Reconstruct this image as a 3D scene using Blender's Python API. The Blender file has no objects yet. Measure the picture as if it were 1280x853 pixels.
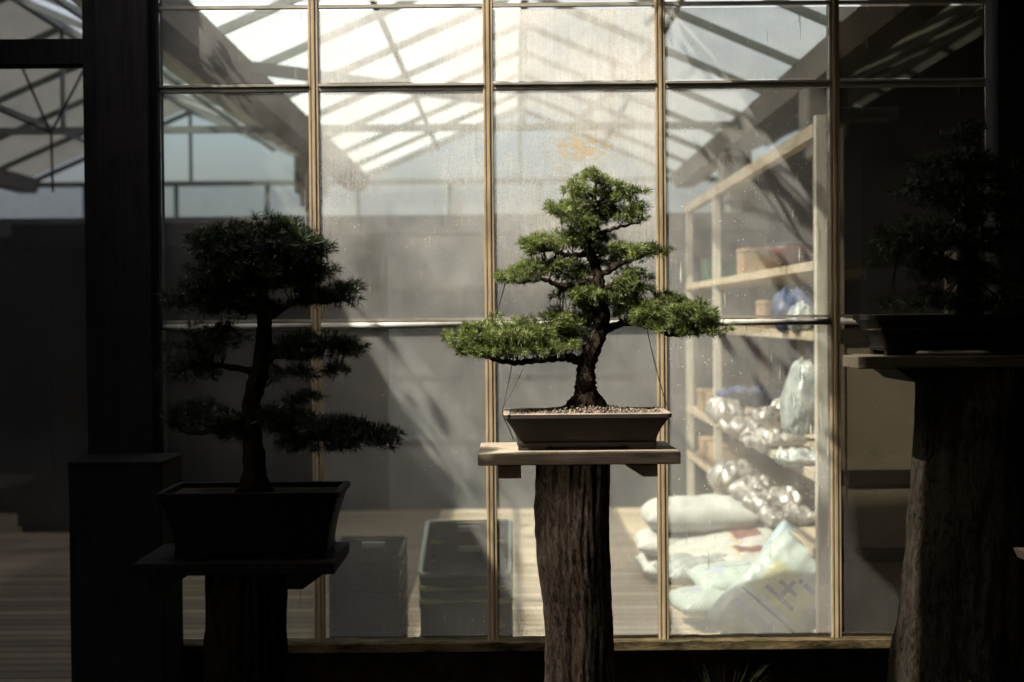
import bpy, bmesh, math, random
from mathutils import Vector, Matrix, noise
R = math.radians
random.seed(7)
sc = bpy.context.scene
C = sc.collection

# ------------------------------------------------------------------ camera
cam_d = bpy.data.cameras.new('camera'); cam = bpy.data.objects.new('camera', cam_d); C.objects.link(cam)
F = 1778.0
CAMZ = 1.5
cam.matrix_world = Matrix.Translation((0, 0, CAMZ)) @ Matrix.Rotation(R(89.0), 4, 'X') @ Matrix.Rotation(R(-0.5), 4, 'Z')
cam_d.sensor_width = 36; cam_d.lens = 36 * F / 1280
cam_d.clip_end = 500; cam_d.clip_start = .05
cam_d.dof.use_dof = True; cam_d.dof.focus_distance = 4.2; cam_d.dof.aperture_fstop = 2.4
sc.camera = cam
M3 = cam.matrix_world.to_3x3()
def at(px, py, Y):
    d = M3 @ Vector(((px - 640) / F, -(py - 426.5) / F, -1))
    d *= Y / d.y
    return Vector((d.x, Y, CAMZ + d.z))

# ------------------------------------------------------------------ materials
def newmat(name):
    m = bpy.data.materials.new(name); m.use_nodes = True
    nt = m.node_tree
    for n in list(nt.nodes): nt.nodes.remove(n)
    out = nt.nodes.new('ShaderNodeOutputMaterial')
    return m, nt, out
class N:
    def __init__(s, nt): s.nt = nt
    def new(s, t, **k):
        n = s.nt.nodes.new(t)
        for a, b in k.items(): setattr(n, a, b)
        return n
    def put(s, sock, v):
        if v is None: return
        if hasattr(v, 'is_output') or isinstance(v, bpy.types.NodeSocket): s.nt.links.new(v, sock)
        else: sock.default_value = v
    def math(s, op, a, b=None, c=None, clamp=False):
        n = s.new('ShaderNodeMath', operation=op); n.use_clamp = clamp
        s.put(n.inputs[0], a); s.put(n.inputs[1], b); s.put(n.inputs[2], c)
        return n.outputs[0]
    def coord(s, kind='Object', scale=(1, 1, 1), loc=(0, 0, 0), rot=(0, 0, 0)):
        if kind == 'World': o = s.new('ShaderNodeNewGeometry').outputs['Position']
        else: o = s.new('ShaderNodeTexCoord').outputs[kind]
        mp = s.new('ShaderNodeMapping')
        mp.inputs['Scale'].default_value = scale; mp.inputs['Location'].default_value = loc; mp.inputs['Rotation'].default_value = rot
        s.nt.links.new(o, mp.inputs['Vector'])
        return mp.outputs[0]
    def noise(s, vec, scale=5, detail=4, rough=.6, dist=0):
        n = s.new('ShaderNodeTexNoise'); s.put(n.inputs['Vector'], vec)
        n.inputs['Scale'].default_value = scale; n.inputs['Detail'].default_value = detail
        n.inputs['Roughness'].default_value = rough; n.inputs['Distortion'].default_value = dist
        return n.outputs['Fac']
    def ramp(s, f, stops):
        n = s.new('ShaderNodeValToRGB'); s.put(n.inputs[0], f)
        cr = n.color_ramp
        while len(cr.elements) < len(stops): cr.elements.new(.5)
        for e, (p, c) in zip(cr.elements, stops):
            e.position = p; e.color = (c[0], c[1], c[2], 1) if not isinstance(c, (int, float)) else (c, c, c, 1)
        return n.outputs[0]
    def mixc(s, f, a, b):
        n = s.new('ShaderNodeMix', data_type='RGBA'); s.put(n.inputs[0], f)
        s.put(n.inputs[6], a if not isinstance(a, tuple) else (*a, 1)); s.put(n.inputs[7], b if not isinstance(b, tuple) else (*b, 1))
        return n.outputs[2]
    def mixs(s, f, a, b):
        n = s.new('ShaderNodeMixShader'); s.put(n.inputs[0], f); s.put(n.inputs[1], a); s.put(n.inputs[2], b)
        return n.outputs[0]
    def bump(s, h, strength=.4, dist=.01):
        n = s.new('ShaderNodeBump'); n.inputs['Strength'].default_value = strength; n.inputs['Distance'].default_value = dist
        s.put(n.inputs['Height'], h); return n.outputs[0]
    def xyz(s, vec):
        n = s.new('ShaderNodeSeparateXYZ'); s.put(n.inputs[0], vec); return n.outputs

def principled(name, c1, c2=None, scale=6, stretch=(1, 1, 1), rough=.7, bump=.3, bdist=.005, metallic=0, spec=.3, coord='World', detail=5, coat=0, lo=.35, hi=.65):
    m, nt, out = newmat(name); n = N(nt)
    p = n.new('ShaderNodeBsdfPrincipled')
    v = n.coord(coord, stretch)
    f = n.noise(v, scale, detail, .65)
    if c2: nt.links.new(n.ramp(f, [(lo, c1), (hi, c2)]), p.inputs['Base Color'])
    else: p.inputs['Base Color'].default_value = (*c1, 1)
    p.inputs['Roughness'].default_value = rough; p.inputs['Metallic'].default_value = metallic
    p.inputs['Specular IOR Level'].default_value = spec
    if coat: p.inputs['Coat Weight'].default_value = coat
    if bump:
        nt.links.new(n.bump(f, bump, bdist), p.inputs['Normal'])
    nt.links.new(p.outputs[0], out.inputs[0])
    return m

def bark_mat(name, c1, c2):
    m, nt, out = newmat(name); n = N(nt)
    p = n.new('ShaderNodeBsdfPrincipled'); p.inputs['Roughness'].default_value = .95; p.inputs['Specular IOR Level'].default_value = .04
    v = n.coord('World', (1, 1, .30))
    f = n.noise(v, 62, 9, .72, 1.6)
    f2 = n.noise(n.coord('World', (1, 1, .4)), 12, 4, .6)
    col = n.ramp(n.math('ADD', n.math('MULTIPLY', f, .7), n.math('MULTIPLY', f2, .3)), [(.40, c1), (.57, c2)])
    nt.links.new(col, p.inputs['Base Color'])
    nt.links.new(n.bump(f, 1.0, .018), p.inputs['Normal'])
    nt.links.new(p.outputs[0], out.inputs[0]); return m

def sawn_mat(name, c1, c2, axis='x', rough=.7, sc_=1.0, spec=.22):
    m, nt, out = newmat(name); n = N(nt)
    p = n.new('ShaderNodeBsdfPrincipled'); p.inputs['Roughness'].default_value = rough; p.inputs['Specular IOR Level'].default_value = spec
    st = {'x': (.06, 1, 1), 'y': (1, .06, 1), 'z': (1, 1, .06)}[axis]
    f = n.noise(n.coord('World', st), 70 * sc_, 6, .7, .4)
    f2 = n.noise(n.coord('World', (1, 1, 1)), 7, 3, .6)
    g = n.math('ADD', n.math('MULTIPLY', f, .65), n.math('MULTIPLY', f2, .35))
    nt.links.new(n.ramp(g, [(.36, c1), (.62, c2)]), p.inputs['Base Color'])
    nt.links.new(n.bump(f, .5, .003), p.inputs['Normal'])
    nt.links.new(p.outputs[0], out.inputs[0]); return m

MT = {}
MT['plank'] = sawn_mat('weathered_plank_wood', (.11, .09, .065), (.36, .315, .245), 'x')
MT['plank_shaded'] = sawn_mat('shaded_plank_wood', (.018, .014, .010), (.07, .058, .042), 'x')  # plank wood with the shade on the right stand put into its colour
MT['block'] = sawn_mat('block_wood', (.10, .075, .05), (.22, .17, .11), 'y')
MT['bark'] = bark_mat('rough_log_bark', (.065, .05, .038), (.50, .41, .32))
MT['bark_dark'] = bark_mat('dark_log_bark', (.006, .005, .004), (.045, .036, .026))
MT['bark_shaded'] = bark_mat('shaded_log_bark', (.002, .0018, .0015), (.030, .025, .019))  # log bark for the side stands, their shade painted into the colour
MT['trunk'] = bark_mat('bonsai_bark', (.010, .008, .006), (.05, .038, .028))
MT['mullion'] = sawn_mat('old_painted_mullion_wood', (.15, .115, .07), (.31, .25, .165), 'z', .55, 1.3)
MT['rail'] = sawn_mat('grey_green_rail', (.10, .10, .08), (.26, .25, .21), 'x', .5)
MT['pipe'] = principled('grey_pipe', (.22, .23, .21), (.36, .36, .33), 9, rough=.4, bump=.1)
MT['frame_dark'] = sawn_mat('dark_shaded_timber', (.006, .006, .006), (.016, .014, .013), 'z', .8, 1.0, .05)  # dark frame timber; also stands in for shade on the left stand
MT['base_wall'] = principled('mossy_plinth', (.007, .006, .005), (.026, .022, .016), 9, bump=.8, bdist=.01, rough=.95, spec=.04)
MT['sill'] = principled('mossy_sill', (.010, .009, .005), (.085, .066, .035), 22, stretch=(.4, 1, 1), bump=.9, bdist=.008, rough=.9, spec=.04)
MT['roofbar'] = principled('grey_steel_bar', (.10, .115, .105), (.16, .17, .155), 3, rough=.6, bump=0)
MT['gutter'] = principled('rusty_gutter', (.07, .062, .055), (.17, .15, .13), 5, stretch=(1, .3, 1), rough=.7, bump=.3)
MT['ipost'] = principled('interior_post', (.25, .21, .17), (.36, .31, .26), 6, rough=.7, bump=.1)
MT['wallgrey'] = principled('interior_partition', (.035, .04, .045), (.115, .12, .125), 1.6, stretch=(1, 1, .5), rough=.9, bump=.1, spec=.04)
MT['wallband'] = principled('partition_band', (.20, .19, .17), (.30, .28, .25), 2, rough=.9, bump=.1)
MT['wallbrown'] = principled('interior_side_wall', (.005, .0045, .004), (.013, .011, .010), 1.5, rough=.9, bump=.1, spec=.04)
MT['shelfwood'] = sawn_mat('pale_shelf_wood', (.30, .24, .17), (.48, .40, .30), 'y')
MT['postwood'] = sawn_mat('pale_post_wood', (.38, .34, .28), (.54, .50, .43), 'z')
MT['panel'] = principled('pale_board_panel', (.40, .37, .31), (.55, .51, .44), 3, rough=.8, bump=.1)
MT['strap'] = principled('dark_band', (.045, .04, .032), (.07, .06, .05), 8, rough=.8, spec=.04)
MT['soil_ground'] = principled('dark_soil', (.012, .010, .007), (.05, .04, .028), 14, bump=1, bdist=.02, rough=1, spec=.04)
MT['canopy'] = principled('sun_blocker_boards', (.03, .03, .03), (.05, .05, .05), 5, rough=.95, spec=.04)
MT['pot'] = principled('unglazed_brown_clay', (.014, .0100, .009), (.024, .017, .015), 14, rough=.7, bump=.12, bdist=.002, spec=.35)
MT['pot_rim_lit'] = principled('sunlit_clay_rim', (.13, .105, .085), (.26, .21, .17), 20, rough=.75, bump=.1, bdist=.002)  # paler than the body: sunlight on the rim put into its colour
MT['pot_shaded'] = principled('shaded_clay', (.004, .004, .004), (.009, .008, .008), 14, rough=.7, bump=.1, spec=.04)  # clay of the side pots, darkened to paint in their shade
MT['wire'] = principled('dark_wire', (.015, .014, .013), None, rough=.5, bump=0)
MT['black'] = principled('black_plastic', (.012, .014, .014), (.022, .024, .024), 8, rough=.45, bump=.05)
MT['green_crate'] = principled('dark_green_plastic', (.012, .04, .035), (.018, .055, .048), 6, rough=.4, bump=.03)
MT['lime'] = principled('lime_rim_plastic', (.42, .52, .14), (.50, .60, .20), 6, rough=.4, bump=0)
MT['white_rim'] = principled('pale_rim_plastic', (.30, .36, .33), (.42, .47, .44), 6, rough=.35, bump=0)
MT['crate_dark'] = principled('dusty_dark_plastic', (.012, .018, .017), (.028, .04, .037), 12, rough=.5, bump=.05, spec=.2)
MT['sack'] = principled('white_woven_sack', (.34, .35, .335), (.47, .47, .45), 7, rough=.75, bump=.35, bdist=.006)
MT['silver'] = principled('silvery_plastic_bag', (.18, .165, .155), (.48, .455, .43), 12, rough=.24, bump=.8, bdist=.02, metallic=.25, spec=.9, coat=.3)
MT['clear'] = principled('cloudy_plastic_bag', (.22, .24, .24), (.42, .45, .45), 14, rough=.2, bump=1.0, bdist=.02, metallic=.1, spec=.8)
MT['blue'] = principled('blue_plastic', (.03, .045, .10), (.06, .08, .17), 9, rough=.4, bump=.4, bdist=.01)
MT['maroon'] = principled('dark_red_enamel', (.07, .015, .015), (.10, .02, .02), 9, rough=.15, bump=0, spec=.8)
MT['cardboard'] = principled('brown_cardboard', (.22, .15, .09), (.34, .24, .15), 9, rough=.85, bump=.1)
MT['tealtin'] = principled('green_tin', (.04, .08, .07), (.07, .12, .10), 9, rough=.5, bump=.1)
MT['moss'] = principled('green_moss', (.03, .05, .01), (.10, .13, .03), 30, rough=1, bump=1, bdist=.01)
MT['skin'] = principled('skin', (.50, .30, .22), None, rough=.5, bump=0)
MT['hair'] = principled('hair', (.03, .02, .015), (.06, .04, .03), 60, rough=.4, bump=.3, stretch=(1, 1, .2))
MT['shirt'] = principled('dark_shirt', (.05, .055, .06), (.07, .075, .08), 20, rough=.9, bump=.2)
MT['gravel_bed'] = principled('gravel_bed', (.04, .025, .018), (.14, .09, .06), 120, rough=1, bump=1, bdist=.004)

def gravel_mat():
    m, nt, out = newmat('akadama_gravel'); n = N(nt)
    p = n.new('ShaderNodeBsdfPrincipled'); p.inputs['Roughness'].default_value = .95
    r = n.noise(n.coord('World'), 150, 2, .5)
    nt.links.new(n.ramp(r, [(.34, (.022, .016, .012)), (.5, (.075, .057, .043)), (.64, (.25, .205, .16))]), p.inputs['Base Color'])
    nt.links.new(p.outputs[0], out.inputs[0]); return m
MT['gravel'] = gravel_mat()

def leaf_mat(name, c1, c2, c3):
    m, nt, out = newmat(name); n = N(nt)
    r = n.noise(n.coord('World'), 45, 3, .7)
    col = n.ramp(r, [(.35, c1), (.52, c2), (.66, c3), (.80, (c3[0] * 1.1, c3[1] * .75, c3[2]))])
    d = n.new('ShaderNodeBsdfPrincipled'); d.inputs['Roughness'].default_value = .45; d.inputs['Specular IOR Level'].default_value = .4
    t = n.new('ShaderNodeBsdfTranslucent')
    nt.links.new(col, d.inputs['Base Color']); nt.links.new(col, t.inputs['Color'])
    nt.links.new(n.mixs(.38, d.outputs[0], t.outputs[0]), out.inputs[0]); return m
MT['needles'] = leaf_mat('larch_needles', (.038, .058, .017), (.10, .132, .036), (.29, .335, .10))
MT['needles_shaded'] = leaf_mat('shaded_needles', (.004, .008, .003), (.012, .022, .007), (.04, .062, .018))  # needle colours lowered to paint in the shade on the side trees
MT['grass'] = leaf_mat('grass_blades', (.03, .05, .01), (.06, .08, .02), (.10, .11, .04))

def floor_mat(name, c1, c2, w=.06):
    m, nt, out = newmat(name); n = N(nt)
    p = n.new('ShaderNodeBsdfPrincipled'); p.inputs['Roughness'].default_value = .75; p.inputs['Specular IOR Level'].default_value = .2
    s = n.xyz(n.new('ShaderNodeNewGeometry').outputs['Position'])
    u = n.math('DIVIDE', s[1], w)
    fr = n.math('FRACT', u)
    e = n.math('ABSOLUTE', n.math('SUBTRACT', fr, .5))
    gap = n.ramp(e, [(.41, 0), (.46, 1)])
    wn = n.new('ShaderNodeTexWhiteNoise', noise_dimensions='1D'); n.put(wn.inputs['W'], n.math('FLOOR', u))
    grain = n.noise(n.coord('World', (.05, 1, 1)), 60, 5, .7)
    base = n.ramp(n.math('ADD', n.math('MULTIPLY', grain, .6), n.math('MULTIPLY', wn.outputs[0], .4)), [(.25, c1), (.75, c2)])
    nt.links.new(n.mixc(gap, base, (c1[0] * .30, c1[1] * .28, c1[2] * .25)), p.inputs['Base Color'])
    nt.links.new(n.bump(n.math('SUBTRACT', 1.0, gap), .6, .006), p.inputs['Normal'])
    nt.links.new(p.outputs[0], out.inputs[0]); return m
MT['deck'] = floor_mat('slatted_deck_boards', (.30, .24, .165), (.52, .44, .33), .115)
MT['deck_shaded'] = floor_mat('shaded_deck_boards', (.08, .064, .044), (.19, .155, .11), .115)  # same boards darkened: shade on the left floor put into the colour

def glass_mat(name, trans=(.86, .88, .86), dust=.16, dust_col=(.80, .80, .76), streak=1.0, gloss=.06, spots=1.0, topz=None, orange=(), rough=.02, lowhaze=0):
    """clear pane with a procedural dust / streak / rust film"""
    m, nt, out = newmat(name); n = N(nt)
    tr = n.new('ShaderNodeBsdfTransparent'); tr.inputs[0].default_value = (*trans, 1)
    gl = n.new('ShaderNodeBsdfGlossy'); gl.inputs['Roughness'].default_value = rough; gl.inputs[0].default_value = (.9, .9, .9, 1)
    fr = n.new('ShaderNodeFresnel'); fr.inputs[0].default_value = 1.45
    clean = n.mixs(n.math('MULTIPLY', fr.outputs[0], gloss / .06 * .9), tr.outputs[0], gl.outputs[0])
    w = n.coord('World')
    s = n.xyz(n.new('ShaderNodeNewGeometry').outputs['Position'])
    big = n.noise(w, 2.3, 4, .6)
    fine = n.noise(w, 160, 3, .7)
    wv = n.noise(n.coord('World', (1, 1, .045)), 130, 4, .7)      # vertical wipe grain
    stk = n.noise(n.coord('World', (1, 1, .07), (3.1, 0, 0)), 75, 3, .5)
    stk = n.ramp(stk, [(.67, 0), (.73, 1)])
    brk = n.ramp(n.noise(w, 3.4, 2, .5), [(.50, 0), (.58, 1)])
    stk = n.math('MULTIPLY', stk, brk)
    vor = n.new('ShaderNodeTexVoronoi'); nt.links.new(w, vor.inputs['Vector']); vor.inputs['Scale'].default_value = 75
    sp = n.ramp(vor.outputs['Distance'], [(.0, 1), (.16, 0)])
    spm = n.ramp(n.noise(w, 26, 2, .5), [(.52, 0), (.64, 1)])
    sp = n.math('MULTIPLY', sp, spm)
    d = n.math('MULTIPLY', n.ramp(big, [(.32, .50), (.68, 1.42)]), dust)
    d = n.math('MULTIPLY', d, n.ramp(fine, [(.25, .78), (.75, 1.22)]))
    d = n.math('MULTIPLY', d, n.ramp(wv, [(.3, .85), (.7, 1.15)]))
    if topz:
        g = n.math('MULTIPLY', n.math('SUBTRACT', s[2], topz[0]), 1 / (topz[1] - topz[0]), clamp=True)
        d = n.math('MULTIPLY', d, n.math('ADD', 1.0, n.math('MULTIPLY', g, topz[2])))
    if lowhaze:
        # silt splashed on the foot of the pane
        g = n.math('MULTIPLY', n.math('SUBTRACT', .75, s[2]), 1 / .4, clamp=True)
        d = n.math('ADD', d, n.math('MULTIPLY', g, lowhaze))
    d = n.math('ADD', d, n.math('MULTIPLY', stk, .20 * streak))
    d = n.math('ADD', d, n.math('MULTIPLY', sp, .35 * spots), clamp=True)
    df = n.new('ShaderNodeBsdfDiffuse'); tl = n.new('ShaderNodeBsdfTranslucent')
    col = n.mixc(n.ramp(n.noise(w, 9, 3), [(.4, 0), (.7, 1)]), dust_col, (dust_col[0] * .93, dust_col[1] * .95, dust_col[2] * 1.0))
    om = None
    for (x0, z0, rx, rz, den, sx, sz) in orange:
        dx = n.math('DIVIDE', n.math('SUBTRACT', s[0], x0), rx); dz = n.math('DIVIDE', n.math('SUBTRACT', s[2], z0), rz)
        rr = n.math('SQRT', n.math('ADD', n.math('MULTIPLY', dx, dx), n.math('MULTIPLY', dz, dz)))
        fall = n.math('SUBTRACT', 1.0, rr, clamp=True)
        nz = n.noise(n.coord('World', (sx, 1, sz)), 55, 6, .8)
        k = n.math('MULTIPLY', n.ramp(n.math('ADD', nz, n.math('MULTIPLY', fall, .22)), [(.60, 0), (.72, 1)]), n.math('MULTIPLY', n.math('POWER', fall, .5), den * .8))
        om = k if om is None else n.math('MAXIMUM', om, k)
    if om is not None:
        col = n.mixc(n.math('MULTIPLY', om, 1.6, clamp=True), col, (.56, .43, .24))
        d = n.math('MAXIMUM', d, om)
    nt.links.new(col, df.inputs[0]); nt.links.new(col, tl.inputs[0])
    film = n.mixs(.09, df.outputs[0], tl.outputs[0])
    nt.links.new(n.mixs(d, clean, film), out.inputs[0])
    return m

def roofglass_mat(name, film, tint=(.95, .97, .97), col=(.85, .86, .84)):
    m, nt, out = newmat(name); n = N(nt)
    tr = n.new('ShaderNodeBsdfTransparent'); tr.inputs[0].default_value = (*tint, 1)
    tl = n.new('ShaderNodeBsdfTranslucent'); tl.inputs[0].default_value = (*col, 1)
    df = n.new('ShaderNodeBsdfDiffuse'); df.inputs[0].default_value = (*col, 1)
    a = n.noise(n.coord('World', (1, .5, 1)), 1.7, 4, .6)
    f = n.math('MULTIPLY', n.ramp(a, [(.3, .75), (.7, 1.2)]), film, clamp=True)
    nt.links.new(n.mixs(f, tr.outputs[0], n.mixs(.25, tl.outputs[0], df.outputs[0])), out.inputs[0])
    return m
MT['roofglass'] = roofglass_mat('limewashed_roof_glass', .30, col=(.95,.96,.94))
MT['roofglass_half'] = roofglass_mat('dimmed_roof_glass', .34, tint=(.70,.71,.71), col=(.66,.67,.66))  # slope turned from the sun; its dimness is put into the tint
MT['roofglass_clear'] = roofglass_mat('clear_roof_glass', .16, col=(.95,.96,.94))
MT['roofglass_shade'] = roofglass_mat('darkened_roof_glass', .60, tint=(.62, .64, .65), col=(.48, .50, .50))  # added dimming of the outer left bays, no real cloth
MT['roofglass_dark'] = roofglass_mat('sun_blocking_roof', .85, tint=(.2, .2, .2), col=(.30, .31, .30))  # added near-opaque roof that keeps sun off the left floor and right bay
MT['screen'] = principled('rolled_shade_screen', (.45, .45, .40), (.62, .62, .55), 4, rough=.8, bump=.1)

# ------------------------------------------------------------------ mesh builder
def link(name, me, mat=None, parent=None):
    o = bpy.data.objects.new(name, me); C.objects.link(o)
    if mat is not None and me is not None: me.materials.append(MT[mat] if isinstance(mat, str) else mat)
    if parent is not None:
        o.parent = parent
        off = wloc(parent)
        if me is not None: me.transform(Matrix.Translation(-off))
    return o
def wloc(o):
    v = Vector((0, 0, 0))
    while o is not None: v += o.location; o = o.parent
    return v
class MB:
    def __init__(s): s.v = []; s.f = []
    def poly(s, pts, faces):
        b = len(s.v); s.v += [tuple(p) for p in pts]; s.f += [tuple(b + i for i in f) for f in faces]; return s
    def box(s, x0, x1, y0, y1, z0, z1):
        return s.hexa([(x0, y0, z0), (x1, y0, z0), (x1, y1, z0), (x0, y1, z0), (x0, y0, z1), (x1, y0, z1), (x1, y1, z1), (x0, y1, z1)])
    def hexa(s, p):
        return s.poly(p, [(0, 3, 2, 1), (4, 5, 6, 7), (0, 1, 5, 4), (1, 2, 6, 5), (2, 3, 7, 6), (3, 0, 4, 7)])
    def bar(s, a, b, w, h, up=(0, 0, 1)):
        a, b = Vector(a), Vector(b); d = (b - a).normalized(); up = Vector(up)
        if abs(d.dot(up)) > .98: up = Vector((1, 0, 0))
        sx = d.cross(up).normalized() * (w / 2); uz = sx.cross(d).normalized() * (h / 2)
        return s.hexa([a - sx - uz, a + sx - uz, b + sx - uz, b - sx - uz, a - sx + uz, a + sx + uz, b + sx + uz, b - sx + uz])
    def tube(s, pts, rad, n=8, bumpy=0, seed=0, bscale=30, cap=True):
        pts = [Vector(p) for p in pts]
        if not isinstance(rad, (list, tuple)): rad = [rad] * len(pts)
        ref = Vector((0, 1, 0)); rings = []
        b0 = len(s.v)
        for i, p in enumerate(pts):
            d = (pts[min(i + 1, len(pts) - 1)] - pts[max(i - 1, 0)]).normalized()
            if abs(d.dot(ref)) > .97: ref = Vector((1, 0, 0))
            u = d.cross(ref).normalized(); w = u.cross(d).normalized(); ref = -w if False else ref
            for k in range(n):
                a = 2 * math.pi * k / n
                q = u * math.cos(a) + w * math.sin(a)
                r = rad[i]
                pp = p + q * r
                if bumpy: pp = p + q * r * (1 + bumpy * noise.fractal(Vector((q.x * 2 + seed, q.y * 2, i * .5 + q.z * 2)), .8, 2, 4))
                s.v.append(tuple(pp))
        for i in range(len(pts) - 1):
            for k in range(n):
                a = b0 + i * n + k; b = b0 + i * n + (k + 1) % n
                s.f.append((a, b, b + n, a + n))
        if cap:
            s.f.append(tuple(b0 + k for k in range(n))[::-1]); s.f.append(tuple(b0 + (len(pts) - 1) * n + k for k in range(n)))
        return s
    def build(s, name, mat, parent=None, smooth=False, bevel=0):
        me = bpy.data.meshes.new(name); me.from_pydata(s.v, [], s.f); me.update()
        o = link(name, me, mat, parent)
        if smooth:
            for p in me.polygons: p.use_smooth = True
        if bevel:
            md = o.modifiers.new('b', 'BEVEL'); md.width = bevel; md.segments = 2; md.limit_method = 'ANGLE'
        return o
def empty(name, loc, label=None, cat=None, group=None, kind=None, parent=None):
    o = bpy.data.objects.new(name, None); C.objects.link(o)
    o.empty_display_size = .1
    if parent is not None: o.parent = parent; o.location = Vector(loc) - wloc(parent)
    else: o.location = loc
    tag(o, label, cat, group, kind); return o
def tag(o, label=None, cat=None, group=None, kind=None):
    if label: o['label'] = label
    if cat: o['category'] = cat
    if group: o['group'] = group
    if kind: o['kind'] = kind
    return o
def smoothpath(pts, rads, sub=5):
    P = [Vector(p) for p in pts]; out = []; ro = []
    for i in range(len(P) - 1):
        p0 = P[max(i - 1, 0)]; p1 = P[i]; p2 = P[i + 1]; p3 = P[min(i + 2, len(P) - 1)]
        for j in range(sub):
            t = j / sub
            out.append(.5 * ((2 * p1) + (-p0 + p2) * t + (2 * p0 - 5 * p1 + 4 * p2 - p3) * t * t + (-p0 + 3 * p1 - 3 * p2 + p3) * t ** 3))
            ro.append(rads[i] * (1 - t) + rads[i + 1] * t)
    out.append(P[-1]); ro.append(rads[-1]); return out, ro

# ------------------------------------------------------------------ world, sun
SUN = Vector((-.58, -.29, .76)).normalized()
el = math.asin(SUN.z); az = math.atan2(SUN.x, SUN.y)
w = bpy.data.worlds.new('World'); sc.world = w; w.use_nodes = True
nt = w.node_tree; bg = nt.nodes['Background']
sky = nt.nodes.new('ShaderNodeTexSky'); sky.sky_type = 'NISHITA'; sky.sun_disc = False
sky.sun_elevation = el; sky.sun_rotation = az; sky.dust_density = 7; sky.air_density = 1; sky.ozone_density = .3
nt.links.new(sky.outputs[0], bg.inputs[0]); bg.inputs[1].default_value = .14
ld = bpy.data.lights.new('sun', 'SUN'); ld.energy = 5; ld.angle = R(.5); ld.color = (1, .92, .77)
lo = bpy.data.objects.new('sun', ld); C.objects.link(lo); lo.rotation_euler = SUN.to_track_quat('Z', 'Y').to_euler()
lo.location = (-3, -3, 8)

# ------------------------------------------------------------------ setting
G = MB(); G.poly([(-150, -150, -.004), (150, -150, -.004), (150, 150, -.004), (-150, 150, -.004)], [(0, 1, 2, 3)])
tag(G.build('ground', 'soil_ground'), kind='structure')
YG = 5.0
fl = MB(); fl.box(-.55, 6.5, YG + .06, 14.55, .0, .02)
tag(fl.build('deck_floor', 'deck'), kind='structure')
fl = MB(); fl.box(-9.5, -.555, YG + .06, 14.55, .0, .018)  # left floor sheet, drawn darker in place of shade
tag(fl.build('shaded_deck_floor', 'deck_shaded'), kind='structure')

# ------------------------------------------------------------------ greenhouse
GH = empty('greenhouse', (0, YG, 0), 'large glasshouse of tan glazing bars and dusty panes behind the bonsai', 'greenhouse')
RIDGE0, BAY, EAVE, RZ = .10, 3.36, 2.90, 3.62
YB = 14.6
frames = [5.10 + i * 1.055 for i in range(10)]
for b in (-3, -2, -1, 0, 1):
    xr = RIDGE0 + b * BAY; xl = xr - BAY / 2; xg = xr + BAY / 2
    for y in frames:
        m = MB(); m.bar((xl, y, EAVE), (xr, y, RZ), .028, .045); m.build('rafter', 'roofbar', GH)
        m = MB(); m.bar((xr, y, RZ), (xg, y, EAVE), .028, .045); m.build('rafter', 'roofbar', GH)
    m = MB(); m.bar((xr, YG, RZ + .02), (xr, YB, RZ + .02), .05, .06); m.build('ridge_beam', 'roofbar', GH)
    for t in (.5,):
        for s_ in (-1, 1):
            x = xr + s_ * BAY / 2 * (1 - t); z = EAVE + (RZ - EAVE) * t - .04
            m = MB(); m.bar((x, YG, z), (x, YB, z), .03, .03); m.build('purlin', 'roofbar', GH)
    # panes of roof: limewashed over middle, outer bays darkened to hold light off the floor
    left = {-3: 'roofglass_shade', -2: 'roofglass_shade', -1: 'roofglass_dark', 0: 'roofglass_clear', 1: 'roofglass_dark'}[b]
    right = {-3: 'roofglass_shade', -2: 'roofglass_shade', -1: 'roofglass_clear', 0: 'roofglass_half', 1: 'roofglass_dark'}[b]
    for (xa, xb, mt) in ((xl, xr, left), (xr, xg, right)):
        za, zb = (EAVE, RZ) if xa == xl else (RZ, EAVE)
        m = MB(); m.hexa([(xa, YG, za + .05), (xb, YG, zb + .05), (xb, YB, zb + .05), (xa, YB, za + .05), (xa, YG, za + .055), (xb, YG, zb + .055), (xb, YB, zb + .055), (xa, YB, za + .055)])
        m.build('roof_pane', mt, GH)
    # trusses
    for y in (frames[5] + .03, YB - .06):
        m = MB(); m.bar((xl, y, EAVE - .02), (xg, y, EAVE - .02), .04, .05)
        m.bar((xr, y, EAVE), (xr, y, RZ), .03, .03)
        m.build('truss', 'roofbar', GH)
# gutters and interior posts
for k, xg in enumerate([RIDGE0 + (b - .5) * BAY for b in (-2, -1, 0, 1, 2)]):
    wd = .27
    m = MB()
    m.poly([(xg - wd / 2, YG + .08, EAVE + .04), (xg - wd * .32, YG + .08, EAVE - .10), (xg + wd * .32, YG + .08, EAVE - .10), (xg + wd / 2, YG + .08, EAVE + .04),
            (xg - wd / 2, YB, EAVE + .04), (xg - wd * .32, YB, EAVE - .10), (xg + wd * .32, YB, EAVE - .10), (xg + wd / 2, YB, EAVE + .04)],
           [(0, 1, 2, 3), (7, 6, 5, 4), (0, 4, 5, 1), (1, 5, 6, 2), (2, 6, 7, 3), (3, 7, 4, 0)])
    m.build('gutter', 'gutter', GH)
    for y in (8.1, 11.3):
        if k == 2 and y < 9: continue
        m = MB(); m.box(xg - .05, xg + .05, y - .05, y + .05, 0.02, EAVE - .1)
        o = m.build('interior_post', 'ipost', GH)
        m = MB(); m.box(xg - .12, xg + .12, y - .12, y + .12, EAVE - .42, EAVE - .12); m.box(xg - .08, xg + .08, y - .13, y + .13, EAVE - .52, EAVE - .40)
        m.build('bracket', 'gutter', o, bevel=.02)
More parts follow.
